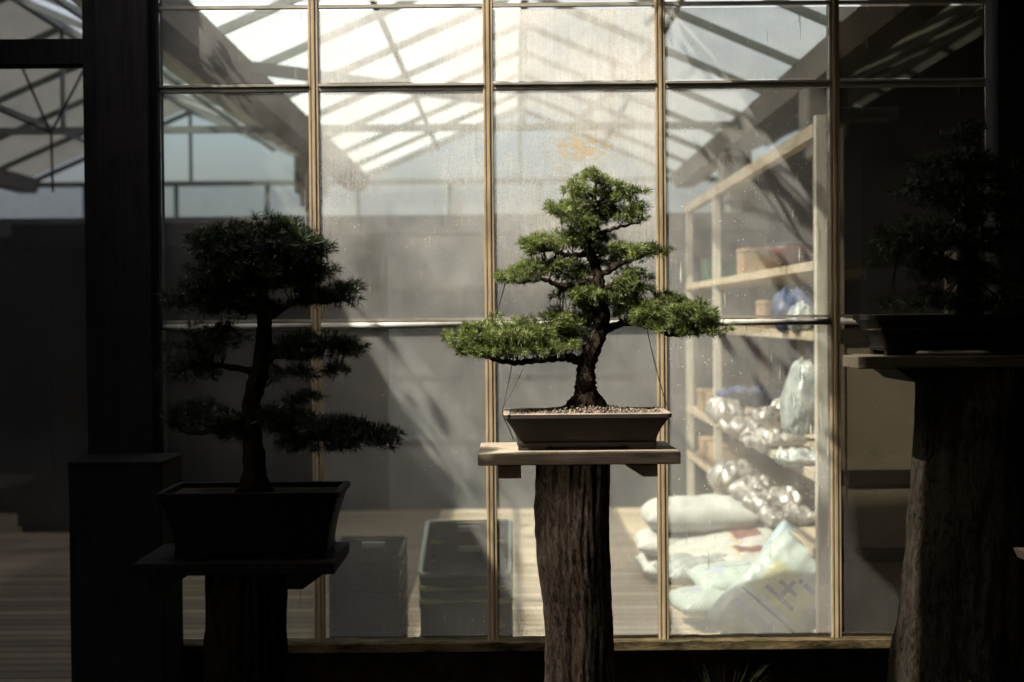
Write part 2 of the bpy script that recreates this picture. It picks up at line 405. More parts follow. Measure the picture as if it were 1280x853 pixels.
# rolled screens beside the left gutter
for i in range(4):
    x = RIDGE0 - BAY / 2 - .22 - i * .10; z = EAVE + .02 + i * .05
    m = MB(); m.tube([(x, 5.4, z), (x, 12.4, z)], .032, 8); m.build('rolled_screen', 'screen', GH, smooth=True)
# longitudinal diagonal braces seen under the roof
m = MB(); m.bar((-1.55, 8.0, 2.92), (-.15, 9.3, 2.92), .03, .07); m.build('brace', 'roofbar', GH)
m = MB(); m.bar((.95, 9.4, 3.25), (.42, 9.4, 2.75), .02, .05); m.bar((.95, 9.4, 3.25), (1.05, 9.4, 3.22), .02, .05); m.build('brace', 'roofbar', GH)
for (a, b) in (((28, 85), (63, 166)), ((106, 85), (64, 166)), ((64, 166), (66, 240)), ((-20, 130), (64, 166))):
    m = MB(); m.tube([at(*a, 9.0), at(*b, 9.0)], .008, 6); m.build('tie_rod', 'frame_dark', GH)
# far gable glazing and partition
m = MB(); m.box(-9.3, 4.9, YB + .0, YB + .006, 2.32, 2.9); m.build('gable_pane', 'roofglass', GH)
m = MB(); m.box(-9.3, 4.9, YB - .005, YB + .06, 0, 2.32); m.build('end_wall', 'wallgrey', GH)
m = MB()
for i in range(15): m.box(-9.0 + i * .93 - .02, -9.0 + i * .93 + .02, YB - .05, YB - .01, 2.32, 2.9)
m.build('gable_bars', 'roofbar', GH)
YP = 10.9
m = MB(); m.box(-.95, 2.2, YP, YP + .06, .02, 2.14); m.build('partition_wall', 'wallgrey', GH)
m = MB(); m.box(-9.3, -.952, YP - .004, YP + .056, .02, 2.14); m.build('partition_wall', 'wallbrown', GH)  # left part in a darker colour that stands in for shade
m = MB(); m.box(-9.3, 2.19, YP - .012, YP + .072, 2.142, 2.28); m.build('partition_cap', 'wallgrey', GH)
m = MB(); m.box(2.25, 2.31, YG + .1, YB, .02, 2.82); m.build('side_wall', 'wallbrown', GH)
m = MB()
for zz in (.55, 1.05, 1.7): m.box(-.90, 1.0, YP - .02, YP - .001, zz, zz + .035)
m.build('partition_batten', 'wallgrey', GH)
# dark interior cupboard by the door
cb = empty('tall_cupboard', at(70, 672, 9.9) * Vector((1, 1, 0)) if False else Vector((at(70, 672, 9.9).x, 9.9, .02)), 'tall dark cupboard standing indoors behind the left doorway', 'cupboard')
x0, x1 = at(22, 672, 9.9).x, at(117, 672, 9.9).x
m = MB(); m.box(x0, x1, 9.9, 10.4, .06, 2.14); m.build('carcass', 'frame_dark', cb)
for (a, b) in ((x0 + .01, (x0 + x1) / 2 - .004), ((x0 + x1) / 2 + .004, x1 - .01)):
    m = MB(); m.box(a, b, 9.875, 9.898, .09, 2.11); d = m.build('door', 'wallbrown', cb)
m = MB(); m.box(x0 + .02, x1 - .02, 9.93, 10.37, .02, .058); m.build('plinth', 'frame_dark', cb)

# front glazing ------------------------------------------------------
ztop = 2.95; zs = at(640, 799, YG).z
cols_px = [(388, 403), (607.5, 618), (822, 832), (1040, 1046.5)]
mx = [(at(a, 0, YG).x + at(b, 790, YG).x) / 2 for a, b in cols_px]
xL, xR = at(198, 400, YG).x, at(1238, 400, YG).x
def mullion(x, z0, z1):
    m = MB()
    m.box(x - .018, x + .018, YG - .012, YG + .03, z0, z1)          # body
    m.box(x - .0055, x + .0055, YG - .0175, YG - .0125, z0, z1)      # nose
    m.box(x - .0168, x - .0095, YG - .0145, YG - .0125, z0, z1); m.box(x + .0095, x + .0168, YG - .0145, YG - .0125, z0, z1)
    return m.build('mullion', 'mullion', GH, bevel=.0012)
for x in mx: mullion(x, zs - .02, ztop)
zr = [at(640, 7, YG).z, at(640, 108, YG).z, at(640, 402, YG).z]
edges = [xL] + mx + [xR]
for i in range(5):
    a, b = edges[i] + .0185, edges[i + 1] - .0185
    m = MB(); m.box(a, b, YG - .012, YG + .01, zr[0] - .006, zr[0] + .006); m.build('rail', 'rail', GH)
    m = MB(); m.box(a, b, YG - .012, YG + .02, zr[1] - .014, zr[1] + .011); m.box(a, b, YG - .020, YG - .0122, zr[1] + .002, zr[1] + .011); m.build('rail', 'rail', GH, bevel=.001)
    m = MB(); m.box(a, b, YG - .016, YG + .02, zr[2] + .004, zr[2] + .014); m.build('rail', 'rail', GH)
    m = MB(); m.tube([(a, YG - .012, zr[2] - .010), (b, YG - .012, zr[2] - .010)], .0115, 10); m.build('pipe', 'pipe', GH, smooth=True)
rust_c = []
p = at(765, 100, YG); rust_c.append((p.x, p.z + .05, .022, .55, .32, 1.5, .2))
p = at(725, 185, YG); rust_c.append((p.x, p.z, .24, .12, .95, 1.1, 1.6))
p = at(700, 215, YG); rust_c.append((p.x, p.z, .07, .05, .5, .8, 2))
p = at(462, 330, YG); rust_c.append((p.x, p.z, .014, .33, .30, 2, .25))
p = at(516, 180, YG); rust_c.append((p.x, p.z, .014, .40, .35, 2, .15))
p = at(595, 165, YG); rust_c.append((p.x, p.z, .014, .16, .5, 2, .3))
p = at(575, 260, YG); rust_c.append((p.x, p.z, .03, .15, .5, 2, 1))
TZ = (1.5, 2.6, 3.0)
GM = [glass_mat('pane_film_%s' % n_, **k) for n_, k in (
    ('shaded', dict(trans=(.78, .80, .78), dust=.05, topz=(2.0, 2.6, 1.2), streak=.8, orange=())),
    ('hazy', dict(dust=.14, topz=TZ, streak=.5, orange=rust_c[3:], lowhaze=.04)),
    ('stained', dict(dust=.15, topz=TZ, streak=.6, orange=rust_c[:3], lowhaze=.06)),
    ('dripped', dict(dust=.17, streak=3.2, spots=2.6, lowhaze=.08)),
    ('smoked', dict(dust=.04, trans=(.38, .365, .32), streak=.8)))]
MT['glass_door'] = glass_mat('door_pane_film', dust=.03, trans=(.68, .68, .70), streak=.3)
zz = [zs, zr[2] - .004, zr[1], zr[0], ztop]
for i in range(5):
    a, b = edges[i] + .0185, edges[i + 1] - .0185
    for j in range(4):
        z0, z1 = zz[j] + .016, zz[j + 1] - .016
        m = MB(); m.box(a, b, YG - .009, YG - .005, z0, z1)
        m.build('glass_pane', GM[i], GH)
# sill, plinth wall, header, posts
m = MB(); n_ = 60
for i in range(n_):
    a = xL + (xR - xL) * i / n_; b = xL + (xR - xL) * (i + 1) / n_
    m.box(a, b, YG - .058, YG + .05, zs - .03, zs - .001 + .004 * noise.noise(Vector((i * .7, 0, 3))))
m.build('sill', 'sill', GH)
m = MB(); m.box(xL, xR + 3, YG - .002, YG + .05, 0, zs - .031); m.build('plinth_wall', 'base_wall', GH)
PL0, PL1 = at(131, 400, YG).x, xL
m = MB(); m.box(PL0 + .005, PL1 - .002, YG - .09, YG + .10, 0, 3.1); m.build('corner_post', 'frame_dark', GH, bevel=.004)
m = MB(); m.box(PL1 - .0015, PL1 + .018, YG - .05, YG + .04, zs - .001, 3.1); m.build('jamb', 'frame_dark', GH)
m = MB(); m.box(PL0 - .05, PL0 + .004, YG - .05, YG + .05, 0, 3.1); m.build('door_stile', 'frame_dark', GH)
m = MB(); m.box(xR + .001, xR + .14, YG - .08, YG + .08, zs - .046, 3.1); m.build('corner_post', 'frame_dark', GH, bevel=.004)
m = MB(); m.box(xR + .141, xR + 3.0, YG - .02, YG + .05, zs - .045, 3.1); m.build('timber_cladding', 'frame_dark', GH)
m = MB(); m.box(-9.3, 5.0, YG - .04, YG + .06, 3.101, 3.7); m.build('fascia', 'frame_dark', GH)
# door bay, left
dxl = at(-330, 400, YG).x; dxr = PL0 - .051
t0, t1 = at(60, 83, YG).z, at(60, 52, YG).z
m = MB(); m.box(dxl, dxr, YG - .045, YG + .05, t0, t1); m.build('transom', 'frame_dark', GH)
m = MB(); m.box(dxl, dxr, YG, YG + .005, t1 + .001, 3.1); m.build('glass_pane', 'glass_door', GH)
m = MB(); m.box(dxl, dxr, YG, YG + .005, .04, t0 - .001); m.build('glass_pane', 'glass_door', GH)
m = MB(); m.box(dxl, dxr, YG - .04, YG + .05, 0, .04); m.build('door_threshold', 'frame_dark', GH)
m = MB(); m.box(-9.3, dxl - .001, YG - .03, YG + .05, 0, 3.1); m.build('timber_cladding', 'frame_dark', GH)
m = MB(); m.box(dxl - .5, dxr, 9.2, 9.28, .95 + 1.02, 2.12); m.build('tie_beam', 'frame_dark', GH)

# ------------------------------------------------------------------ unseen canopy added to cast the shade, opening shaped for the sun patch
CY = empty('added_canopy', (0, 0, 0), 'unseen dark canopy added over the yard to shade it and shape the sun patch', 'canopy')
HZ = 3.2
hole = [(-1.62, 4.90), (.16, 4.90), (.06, 4.5), (-.74, 4.02), (-.30, 3.35), (-.36, 3.2), (-1.0, 2.82), (-1.15, 2.82), (-.62, 3.16), (-1.0, 3.24), (-1.60, 3.235), (-1.73, 3.20), (-1.80, 3.45), (-2.10, 3.95)]  # outline follows the lit areas back along the sun direction
import mathutils
outer = [(-7, -5), (5, -5), (5, 4.94), (-7, 4.94)]
me = bpy.data.meshes.new('added_canopy_roof')
bm = bmesh.new()
vo = [bm.verts.new((x, y, HZ)) for x, y in outer]; vh = [bm.verts.new((x, y, HZ)) for x, y in hole]
for L in (vo, vh):
    for i in range(len(L)): bm.edges.new((L[i], L[(i + 1) % len(L)]))
bmesh.ops.triangle_fill(bm, use_beauty=True, use_dissolve=False, edges=bm.edges[:])
# drop faces that lie in the opening
def inside(px, py, poly):
    c = False
    for i in range(len(poly)):
        x1, y1 = poly[i]; x2, y2 = poly[i - 1]
        if (y1 > py) != (y2 > py) and px < (x2 - x1) * (py - y1) / (y2 - y1) + x1: c = not c
    return c
for f in bm.faces[:]:
    c = f.calc_center_median()
    if inside(c.x, c.y, hole): bm.faces.remove(f)
r = bmesh.ops.extrude_face_region(bm, geom=bm.faces[:])
for v in [g for g in r['geom'] if isinstance(g, bmesh.types.BMVert)]: v.co.z += .06
bmesh.ops.recalc_face_normals(bm, faces=bm.faces[:])
bm.to_mesh(me); bm.free()
link('roof', me, 'canopy', CY)
m = MB(); m.box(-7, -6.95, .7, 4.9, 0, HZ - .001); m.build('blocker_side', 'canopy', CY)  # added light blocker, left open further back for fill light
m = MB(); m.box(4.95, 5, -4.9, 4.9, 0, HZ - .001); m.build('blocker_side', 'canopy', CY)
m = MB(); m.box(-6.999, 4.999, -5, -4.95, 0, HZ - .001); m.build('blocker_back', 'canopy', CY)

# unseen leaf fringe added around the roof opening: softens the edge of the sun patch
e = empty('added_leaf_fringe', (-2.2, 4.4, HZ), 'unseen leaf fringe added at the canopy opening to soften the sun patch', 'vine')
rv = random.Random(12); m = MB(); st_ = MB()
for (p0, p1, wdt, cnt) in (((-1.66, 4.88), (-2.12, 3.95), .12, 70), ((.12, 4.88), (.02, 4.45), -.16, 40), ((.02, 4.48), (-.62, 4.08), -.14, 50)):
    A, B_ = Vector((*p0, 0)), Vector((*p1, 0)); dr = (B_ - A); nrm = Vector((-dr.y, dr.x, 0)).normalized()
    if (nrm.x < 0) != (wdt < 0): nrm = -nrm
    for i in range(cnt):
        t = rv.random(); d_ = abs(wdt) * rv.random() ** 1.7 * (1 + .5 * math.sin(t * 9)); 
        p_ = A + dr * t + nrm * d_; p_.z = HZ + rv.uniform(-.06, .12)
        s_ = rv.uniform(.016, .034); rm = mathutils.Euler((rv.gauss(.4, .5), rv.gauss(-.4, .5), rv.uniform(0, 6.3))).to_matrix()
        m.poly([p_ + rm @ Vector(q) * s_ for q in ((0, -1, 0), (.6, -.3, .12), (.55, .4, .1), (0, 1.1, 0), (-.55, .4, .1), (-.6, -.3, .12))], [(0, 1, 2, 3), (0, 3, 4, 5)])
    for i in range(6):
        t = i / 6 + .05; q0 = A + dr * t; q0.z = HZ + .065; q1 = q0 + nrm * abs(wdt) * .9 + dr * .06; q1.z = HZ + .02
        st_.tube([q0, (q0 + q1) / 2 + Vector((0, 0, .05)), q1], [.006, .004, .002], 5)
tag(m.build('leaves', 'needles_shaded', e), kind='stuff'); tag(st_.build('stems', 'bark_dark', e), kind='stuff')

# ------------------------------------------------------------------ shelving inside
XS = 1.33                                   # front plane of the shelf unit, faces the aisle (-X)
SY0, SY1 = 6.2, 10.85
def depth_for(px, X=XS): return F * X / (px - 640)
SH = empty('shelf_unit', (XS, SY0, .02), 'pale timber shelving along the right hand side inside the glasshouse', 'shelves')
def zat(py, Y): return at(1015, py, Y).z
ZS = [zat(161, SY0), zat(331, SY0), zat(420, SY0), zat(597, SY0), zat(694, SY0)]
for i, z in enumerate(ZS):
    m = MB()
    if i == 0: m.box(XS - .003, XS + .05, SY0 + .06, SY1, z - .03, z + .03)
    else: m.box(XS - .004, XS + .62, SY0 + .062, SY1, z - .022, z + .018)
    m.build('shelf_board' if i else 'top_rail', 'shelfwood', SH)
pys = [SY0, depth_for(893) , SY1 - .06]
for k, y in enumerate(pys):
    m = MB(); m.box(XS, XS + .045, y, y + .055, .02, ZS[0] + .06)
    if k == 0:
        m.box(XS + .075, XS + .12, y + .004, y + .05, .02, ZS[0] - .0)
    m.build('post', 'postwood', SH)
    m = MB(); m.box(XS + .56, XS + .61, y, y + .055, .02, ZS[1] + .06); m.build('post', 'postwood', SH)
zb = [.02] + sorted(ZS)[:-1]
lv = sorted(ZS)
for k in range(len(lv)):
    z0 = (.02 if k == 0 else lv[k - 1] + .03); z1 = lv[k] - .035
    if k >= 3: continue
    m = MB(); m.box(XS + .125, XS + .82, SY0 + .01, SY0 + .03, z0, z1); m.build('end_panel', 'panel', SH)
for k in range(3):
    m = MB(); m.box(XS + .05, XS + .82, SY0 + .002, SY0 + .034, lv[k] - .0345, lv[k] + .0295); m.build('panel_band', 'strap', SH)
m = MB(); m.box(XS + .20, XS + .82, SY0 + .01, SY0 + .03, lv[2] + .035, ZS[0] + .02); m.build('end_panel', 'wallbrown', SH)
m = MB(); m.box(XS + .621, XS + .64, SY0 + .06, SY1, .02, ZS[0]); m.build('back_board', 'wallbrown', SH)

# boxes on top of the dark panel
bxs = [(1078, 1100, 1), (1080, 1124, 0)]
for i, (pa, pb, dy) in enumerate([(1046, 1076, .3), (1080, 1124, .3)]):
    y = SY0 + .10
    a, b = at(pa, 160, y).x, at(pb, 160, y).x
    z0 = ZS[0] + .062
    m = MB(); m.box(a, b, y, y + .2, z0, z0 + .045)
    o = m.build('seed_tray', 'black', None, bevel=.006)
    tag(o, ['small dark tray topmost on the shelving, next to the right glazing bar', 'longer dark tray topmost on the shelving, under the smoky upper pane'][i], 'tray')

# ------------------------------------------------------------------ pillows / bags
def pillow_mesh(lx, ly, lz, seed=0, wr=.012, nx=44, ny=32, pinch=.25, ns=7):
    vs = []; fs = []
    for side in (1, -1):
        for i in range(nx + 1):
            for j in range(ny + 1):
                u = -1 + 2 * i / nx; v = -1 + 2 * j / ny
                h = max(0, (1 - abs(u) ** 4)) ** .55 * max(0, (1 - abs(v) ** 3.2)) ** .55
                x = u * lx / 2 * (1 - pinch * .25 * (1 - abs(u)) * abs(v)); y = v * ly / 2 * (1 - pinch * .35 * abs(u) ** 6 * (abs(v)))
                # crimp at ends
                z = side * h * lz / 2 * (1 if side > 0 else .75)
                q = Vector((x * ns + seed * 3.1, y * ns, side * 2.0 + seed))
                e = max(0, 1 - abs(u) ** 8)
                z += wr * noise.fractal(q, .8, 2.1, 4) * (.4 + h) * (1 if h > .01 else 0)
                z -= wr * 1.1 * (abs(noise.noise(q * 1.3 + Vector((5, 2, 0)))) ** .6) * h
                z += wr * .8 * abs(u) ** 3 * math.sin(y * 70 + seed) * (h ** .3 if h > 0 else 0)
                vs.append((x, y, z))
        
    n1 = (nx + 1) * (ny + 1)
    for i in range(nx):
        for j in range(ny):
            a = i * (ny + 1) + j; b = a + 1; c = a + ny + 2; d = a + ny + 1
            fs.append((a, d, c, b)); fs.append((n1 + a, n1 + b, n1 + c, n1 + d))
    return vs, fs
def bag(name, mat, loc, size, rot=(0, 0, 0), seed=0, label=None, cat='bag', group=None, wr=.012, parts=None, ns=7):
    vs, fs = pillow_mesh(*size, seed=seed, wr=wr, ns=ns)
    me = bpy.data.meshes.new(name); me.from_pydata(vs, [], fs)
    bm = bmesh.new(); bm.from_mesh(me); bmesh.ops.remove_doubles(bm, verts=bm.verts[:], dist=.0006); bm.to_mesh(me); bm.free()
    for p in me.polygons: p.use_smooth = True
    o = link(name, me, mat); o.location = loc; o.rotation_euler = [R(a) for a in rot]
    tag(o, label, cat, group); return o

def print_mat(name, base, marks, rough=.4):
    """marks: list of (cx, cy, hw, hh, angle_deg, colour) boxes in object xy"""
    m, nt, out = newmat(name); n = N(nt)
    p = n.new('ShaderNodeBsdfPrincipled'); p.inputs['Roughness'].default_value = rough; p.inputs['Specular IOR Level'].default_value = .5
    tc = n.new('ShaderNodeTexCoord').outputs['Object']
    col = n.mixc(n.ramp(n.noise(tc, 9, 4), [(.4, 0), (.65, 1)]), base, tuple(c * .85 for c in base))
    for (cx, cy, hw, hh, an, c) in marks:
        mp = n.new('ShaderNodeMapping', vector_type='TEXTURE')
        mp.inputs['Location'].default_value = (cx, cy, 0); mp.inputs['Rotation'].default_value = (0, 0, R(an))
        nt.links.new(tc, mp.inputs['Vector']); s = n.xyz(mp.outputs[0])
        a = n.math('LESS_THAN', n.math('ABSOLUTE', s[0]), hw); b = n.math('LESS_THAN', n.math('ABSOLUTE', s[1]), hh)
        t = n.math('GREATER_THAN', s[2], -.004)
        col = n.mixc(n.math('MULTIPLY', n.math('MULTIPLY', a, b), t), col, c)
    nt.links.new(col, p.inputs['Base Color'])
    nt.links.new(n.bump(n.noise(tc, 11, 3, .5, 1.5), .5, .012), p.inputs['Normal'])
    nt.links.new(p.outputs[0], out.inputs[0]); return m
BL = (.03, .035, .20)
YE = (.42, .42, .22)
# "soil" character (two horizontals, one upright), a yellow square behind it, rules and a script band
MT['print_soil'] = print_mat('printed_soil_bag', (.40, .46, .44), [
    (.05, .0, .085, .12, 0, YE),
    (.062, .0, .010, .048, 0, BL),
    
    (.005, .0, .010, .078, 0, BL), (.055, .0, .052, .011, 0, BL),
    (-.07, .0, .006, .15, 0, BL), (.125, -.07, .012, .03, 0, BL), (.125, -.02, .012, .008, 0, BL),
    (-.14, .02, .022, .12, 0, (.30, .33, .42))], .35)
MT['print_blue'] = print_mat('printed_blue_bag', (.34, .44, .50), [
    (.03, .06, .02, .05, 0, BL), (.03, -.03, .02, .03, 0, BL), (.09, .02, .012, .09, 0, BL), (-.03, .0, .01, .11, 0, BL), (-.08, .02, .015, .05, 30, BL)], .3)
MT['print_green'] = print_mat('printed_green_bag', (.42, .48, .45), [
    (-.05, .06, .16, .007, 4, (.25, .33, .28)), (-.03, .02, .18, .010, 3, (.22, .22, .36)), (.02, -.03, .16, .006, 3, (.32, .50, .32)), (-.16, -.02, .03, .04, 20, (.35, .38, .48))], .4)
MT['print_red'] = print_mat('printed_white_bag', (.45, .45, .43), [
    (.13, .0, .075, .055, 0, (.17, .07, .065)), (.045, .0, .006, .12, 0, (.45, .33, .12))] + [(-.03 - i * .035, .0, .006, .09, 0, (.45, .45, .44)) for i in range(5)], .4)

G1 = 'white sacks stacked on the floor'
def fy(px, py, Y): return at(px, py, Y)
# three white sacks
c = at(866, 700, 7.95)
for i, (dx, dz, rz, lb) in enumerate([(0, .11, 3, 'white sack at the bottom of the floor stack inside the glass'), (-.01, .235, -2, 'white sack in the middle of the floor stack, between two others'), (.03, .385, 2, 'plump white sack on top of the floor stack inside the glass')]):
    bag('white_sack', 'sack', (c.x + dx, 7.95, .02 + dz - .03), (.62, .44, .17 if i < 2 else .22), (0, 0, rz), seed=i + 1, label=lb, cat='sack', group=G1, wr=.008)
# printed bags pile
G2 = 'printed soil bags piled by the shelves'
def pb(px, py, Y, size, rot, mat, seed, label):
    p_ = at(px, py, Y)
    return bag('soil_bag', mat, p_, size, rot, seed, label, 'soil bag', G2, wr=.008)
pb(905, 755, 6.75, (.50, .36, .15), (0, 4, 12), 'print_green', 11, 'pale green bag lying lowest in the pile, beside the floor boards')
pb(890, 712, 7.5, (.56, .40, .17), (0, 0, 8), 'clear', 12, 'crumpled cloudy bag low in the pile behind the green printed bags')
pb(935, 722, 6.9, (.54, .36, .13), (6, -3, 6), 'print_green', 13, 'mint bag with dark wavy lines lying on the pile of soil bags')
pb(908, 700, 7.5, (.56, .38, .10), (8, -6, 12), 'print_red', 14, 'white bag with faint print squeezed under the maroon labelled bag')
pb(905, 682, 7.7, (.62, .38, .10), (10, -10, 10), 'print_red', 15, 'white bag with a maroon label and gold stripe in front of the white sacks')
pb(985, 720, 6.75, (.46, .34, .12), (55, -48, 30), 'print_blue', 16, 'light blue bag with dark lettering leaning behind the yellow printed bag')
pb(972, 752, 6.35, (.56, .40, .14), (58, -42, 18), 'print_soil', 17, 'leaning pale bag printed with a large blue character on yellow')
pb(950, 790, 6.7, (.5, .36, .16), (0, 6, 30), 'clear', 18, 'crumpled cloudy bag at the foot of the leaning printed bag')
# silver bags on shelves
G3 = 'silvery plastic bags on the shelves'
def sb(px, z, Y, size, rot, seed, label, mat='silver', name='plastic_bag', cat='plastic bag', group=G3, wr=.022, xo=.0):
    x = (px - 640) / F * Y
    return bag(name, mat, (x, Y, z + size[2] * .40), size, rot, seed, label, cat, group, wr=wr, ns=14)
zD, zE, zC, zB = ZS[3] + .018, ZS[4] + .018, ZS[2] + .018, ZS[1] + .018
sb(905, zD, 9.1, (.20, .26, .18), (10, 0, 10), 21, 'bright crumpled silver bag at the far end of the middle shelf, by the inner post')
sb(930, zD, 8.4, (.30, .24, .09), (0, 0, 40), 22, 'flat silver bag lying near the blue bag on the middle shelf')
sb(958, zD, 7.9, (.30, .22, .10), (0, 0, 60), 23, 'silver bag in the middle of the row on the middle shelf')
sb(975, zD + .07, 7.8, (.34, .20, .10), (8, 14, 20), 24, 'shiny silver bag lying on top of the middle shelf row')
sb(968, zD, 7.45, (.28, .24, .09), (0, 0, 25), 25, 'silver bag nearest the shelf edge below the shiny one')
sb(992, zD + .13, 8.3, (.34, .18, .09), (8, -16, 15), 26, 'long silver bag lying highest on the middle shelf')
sb(938, zD + .1, 9.3, (.45, .2, .14), (0, 0, 8), 27, 'blue plastic bag at the back of the middle shelf', 'blue')
sb(1000, zD + .13, 6.75, (.12, .24, .40), (-12, 14, 10), 28, 'tall clear plastic bag standing upright beside the pale front post', 'clear', wr=.03)
sb(1006, zD, 6.62, (.26, .3, .07), (0, 0, 0), 29, 'flat clear bag lying under the tall standing bag', 'clear')
sb(918, zE, 8.3, (.26, .26, .20), (0, 0, 20), 31, 'white crumpled bag at the far end of the lower shelf', 'silver')
sb(942, zE, 7.9, (.24, .22, .15), (0, 0, 50), 32, 'small crumpled silver bag second along the lower shelf')
sb(958, zE, 7.5, (.26, .24, .13), (0, 0, 70), 33, 'crumpled silver bag sagging over the middle of the lower shelf edge')
sb(985, zE + .02, 7.4, (.36, .22, .12), (10, -12, 30), 34, 'glossy striped silver bag lying slanted on the lower shelf')
sb(985, zE, 7.0, (.26, .24, .10), (0, 0, 10), 35, 'silver bag nearest the front post on the lower shelf')
# farther shelf things (between x 838 and 888)
for i, (px, zz_, Y, lb, mt) in enumerate([(850, zD, 10.3, 'brown cardboard box on the far end of the middle shelf', 'cardboard'), (872, zD, 9.8, 'small brown box beside the inner post on the middle shelf', 'cardboard'), (856, zE, 10.2, 'brown carton at the far end of the lower shelf', 'cardboard'), (875, zE, 9.7, 'brown carton beside the inner post on the lower shelf', 'cardboard'),
        (862, zB, 10.0, 'green tin on the far end of the upper shelf', 'tealtin'), (925, zB, 8.4, 'brown box on the upper shelf behind the drip marks', 'cardboard'), (950, zC, 8.0, 'brown box on the shelf just under the glazing pipe', 'cardboard')]):
    x = max((px - 640) / F * Y, XS + .02)
    e = empty('storage_box', (x + .1, Y, zz_), lb, 'box')
    m = MB(); m.box(x, x + .22, Y - .12, Y + .12, zz_ + .001, zz_ + .13); m.build('body', mt, e, bevel=.004)
    m = MB(); m.box(x - .004, x + .224, Y - .124, Y + .124, zz_ + .131, zz_ + .155); m.build('lid', mt, e, bevel=.004)
sb(995, zC, 6.9, (.22, .26, .22), (0, 0, 0), 41, 'blue bag on the shelf beside the upper part of the front post', 'blue')
sb(1000, zC - .0, 6.6, (.10, .2, .14), (0, 20, 0), 42, 'small clear bag beside the blue bag near the front post', 'clear')
# red bowl
e = empty('enamel_bowl', ((985 - 640) / F * 7.0 + .02, 7.0, zB), 'dark red glossy bowl on the upper shelf near the front post', 'bowl')
def lathe(prof, n=28, c=(0, 0, 0)):
    vs = []; fs = []
    for (r_, z_) in prof:
        for k in range(n):
            a = 2 * math.pi * k / n; vs.append((c[0] + r_ * math.cos(a), c[1] + r_ * math.sin(a), c[2] + z_))
    for i in range(len(prof) - 1):
        for k in range(n):
            fs.append((i * n + k, i * n + (k + 1) % n, (i + 1) * n + (k + 1) % n, (i + 1) * n + k))
    m = MB(); m.v = vs; m.f = fs; return m
cc = e.location
lathe([(.001, .004), (.05, .004), (.055, .02), (.10, .05), (.125, .11), (.118, .11), (.095, .055), (.001, .03)], c=cc).build('bowl_body', 'maroon', e, smooth=True)
lathe([(.127, .105), (.131, .11), (.127, .115), (.12, .112)], c=cc).build('bowl_rim', 'black', e, smooth=True)

# ------------------------------------------------------------------ crates
def crate(cx, cy, z, w_, l_, h, label, group, rimmat='black', bodymat='green_crate', tilt=0, hollow=True, hand=True):
    e = empty('crate', (cx, cy, z), label, 'crate', group)
    t = .006; tp = .015
    def shell(m, z0, z1, o):
        # four tapered walls, each with thickness
        for sx, sy, ax in ((0, -1, 'x'), (0, 1, 'x'), (-1, 0, 'y'), (1, 0, 'y')):
            b = tp
            if ax == 'x':
                y_o0 = sy * (l_ / 2 - b); y_o1 = sy * l_ / 2; y_i0 = y_o0 - sy * t; y_i1 = y_o1 - sy * t
                xa0, xa1 = -(w_ / 2 - b), -(w_ / 2)
                m.hexa([(xa0, y_o0, z0), (-xa0, y_o0, z0), (-xa0, y_i0, z0), (xa0, y_i0, z0), (xa1, y_o1, z1), (-xa1, y_o1, z1), (-xa1, y_i1, z1), (xa1, y_i1, z1)])
            else:
                x_o0 = sx * (w_ / 2 - b); x_o1 = sx * w_ / 2; x_i0 = x_o0 - sx * t; x_i1 = x_o1 - sx * t
                ya0, ya1 = -(l_ / 2 - b) + t, -(l_ / 2) + t
                m.hexa([(x_o0, ya0, z0), (x_o0, -ya0, z0), (x_i0, -ya0, z0), (x_i0, ya0, z0), (x_o1, ya1, z1), (x_o1, -ya1, z1), (x_i1, -ya1, z1), (x_i1, ya1, z1)])
    m = MB(); shell(m, .0, h - .012, 0)
    m.box(-(w_ / 2 - tp) + t, (w_ / 2 - tp) - t, -(l_ / 2 - tp) + t, (l_ / 2 - tp) - t, .001, .008)
    for k in range(5):
        xx = -w_ / 2 + w_ * (k + .5) / 5
        m.box(xx - .004, xx + .004, -l_ / 2 - .004, -l_ / 2 + .012, .02, h - .013)
    for k in range(7):
        yy = -l_ / 2 + l_ * (k + .5) / 7
        for s_ in (-1, 1): m.box(s_ * (w_ / 2 - .004) - .006, s_ * (w_ / 2 - .004) + .006, yy - .004, yy + .004, .02, h - .013)
    me_off(m, e).build('body', bodymat, e)
    m = MB(); q = .010
    ring = []
    rr = .03
    path = []
    for (sx, sy, a0) in ((1, 1, 0), (-1, 1, 90), (-1, -1, 180), (1, -1, 270)):
        for k in range(5):
            a = R(a0 + k * 22.5); path.append((sx * (w_ / 2 - rr) + rr * math.cos(a), sy * (l_ / 2 - rr) + rr * math.sin(a), h - .005))
    path.append(path[0])
    m.tube(path, .0085 if rimmat == 'black' or rimmat == 'crate_dark' else .011, 8, cap=False)
    me_off(m, e).build('rim', rimmat, e, smooth=True)
    if hand:
        for s_ in (-1, 1):
            m = MB(); y = s_ * (l_ / 2 - .008 )
            m.box(-.05, .05, y - .012, y + .012, h - .05, h - .022); me_off(m, e).build('handle_slot', 'white_rim' if s_ > 0 else 'black', e, bevel=.005)
    e.rotation_euler = (R(tilt), 0, 0)
    return e
def me_off(m, e):
    L = wloc(e); m.v = [(x + L.x, y + L.y, z + L.z) for x, y, z in m.v]; return m
cx1 = (at(578, 720, 5.75).x + 0.02)
W1, L1 = .36, .60
GC = 'green and black crates stacked behind the glass'
hs = [.02, .19, .30, .375, .45]
labs = ['dark green crate at the bottom of the right hand stack', 'dark green crate second from the bottom of the right hand stack', 'dark green crate with a lime rim, third up in the right hand stack', 'green crate with a lime rim just below the open top crate', 'open black crate with a pale rim, topmost of the right hand stack']
zt = at(578, 712, 5.6).z
hh = .20
base = zt - hh + .05
lv_ = [.02, .02 + (base - .02) * .38, base - .145, base - .075, base]
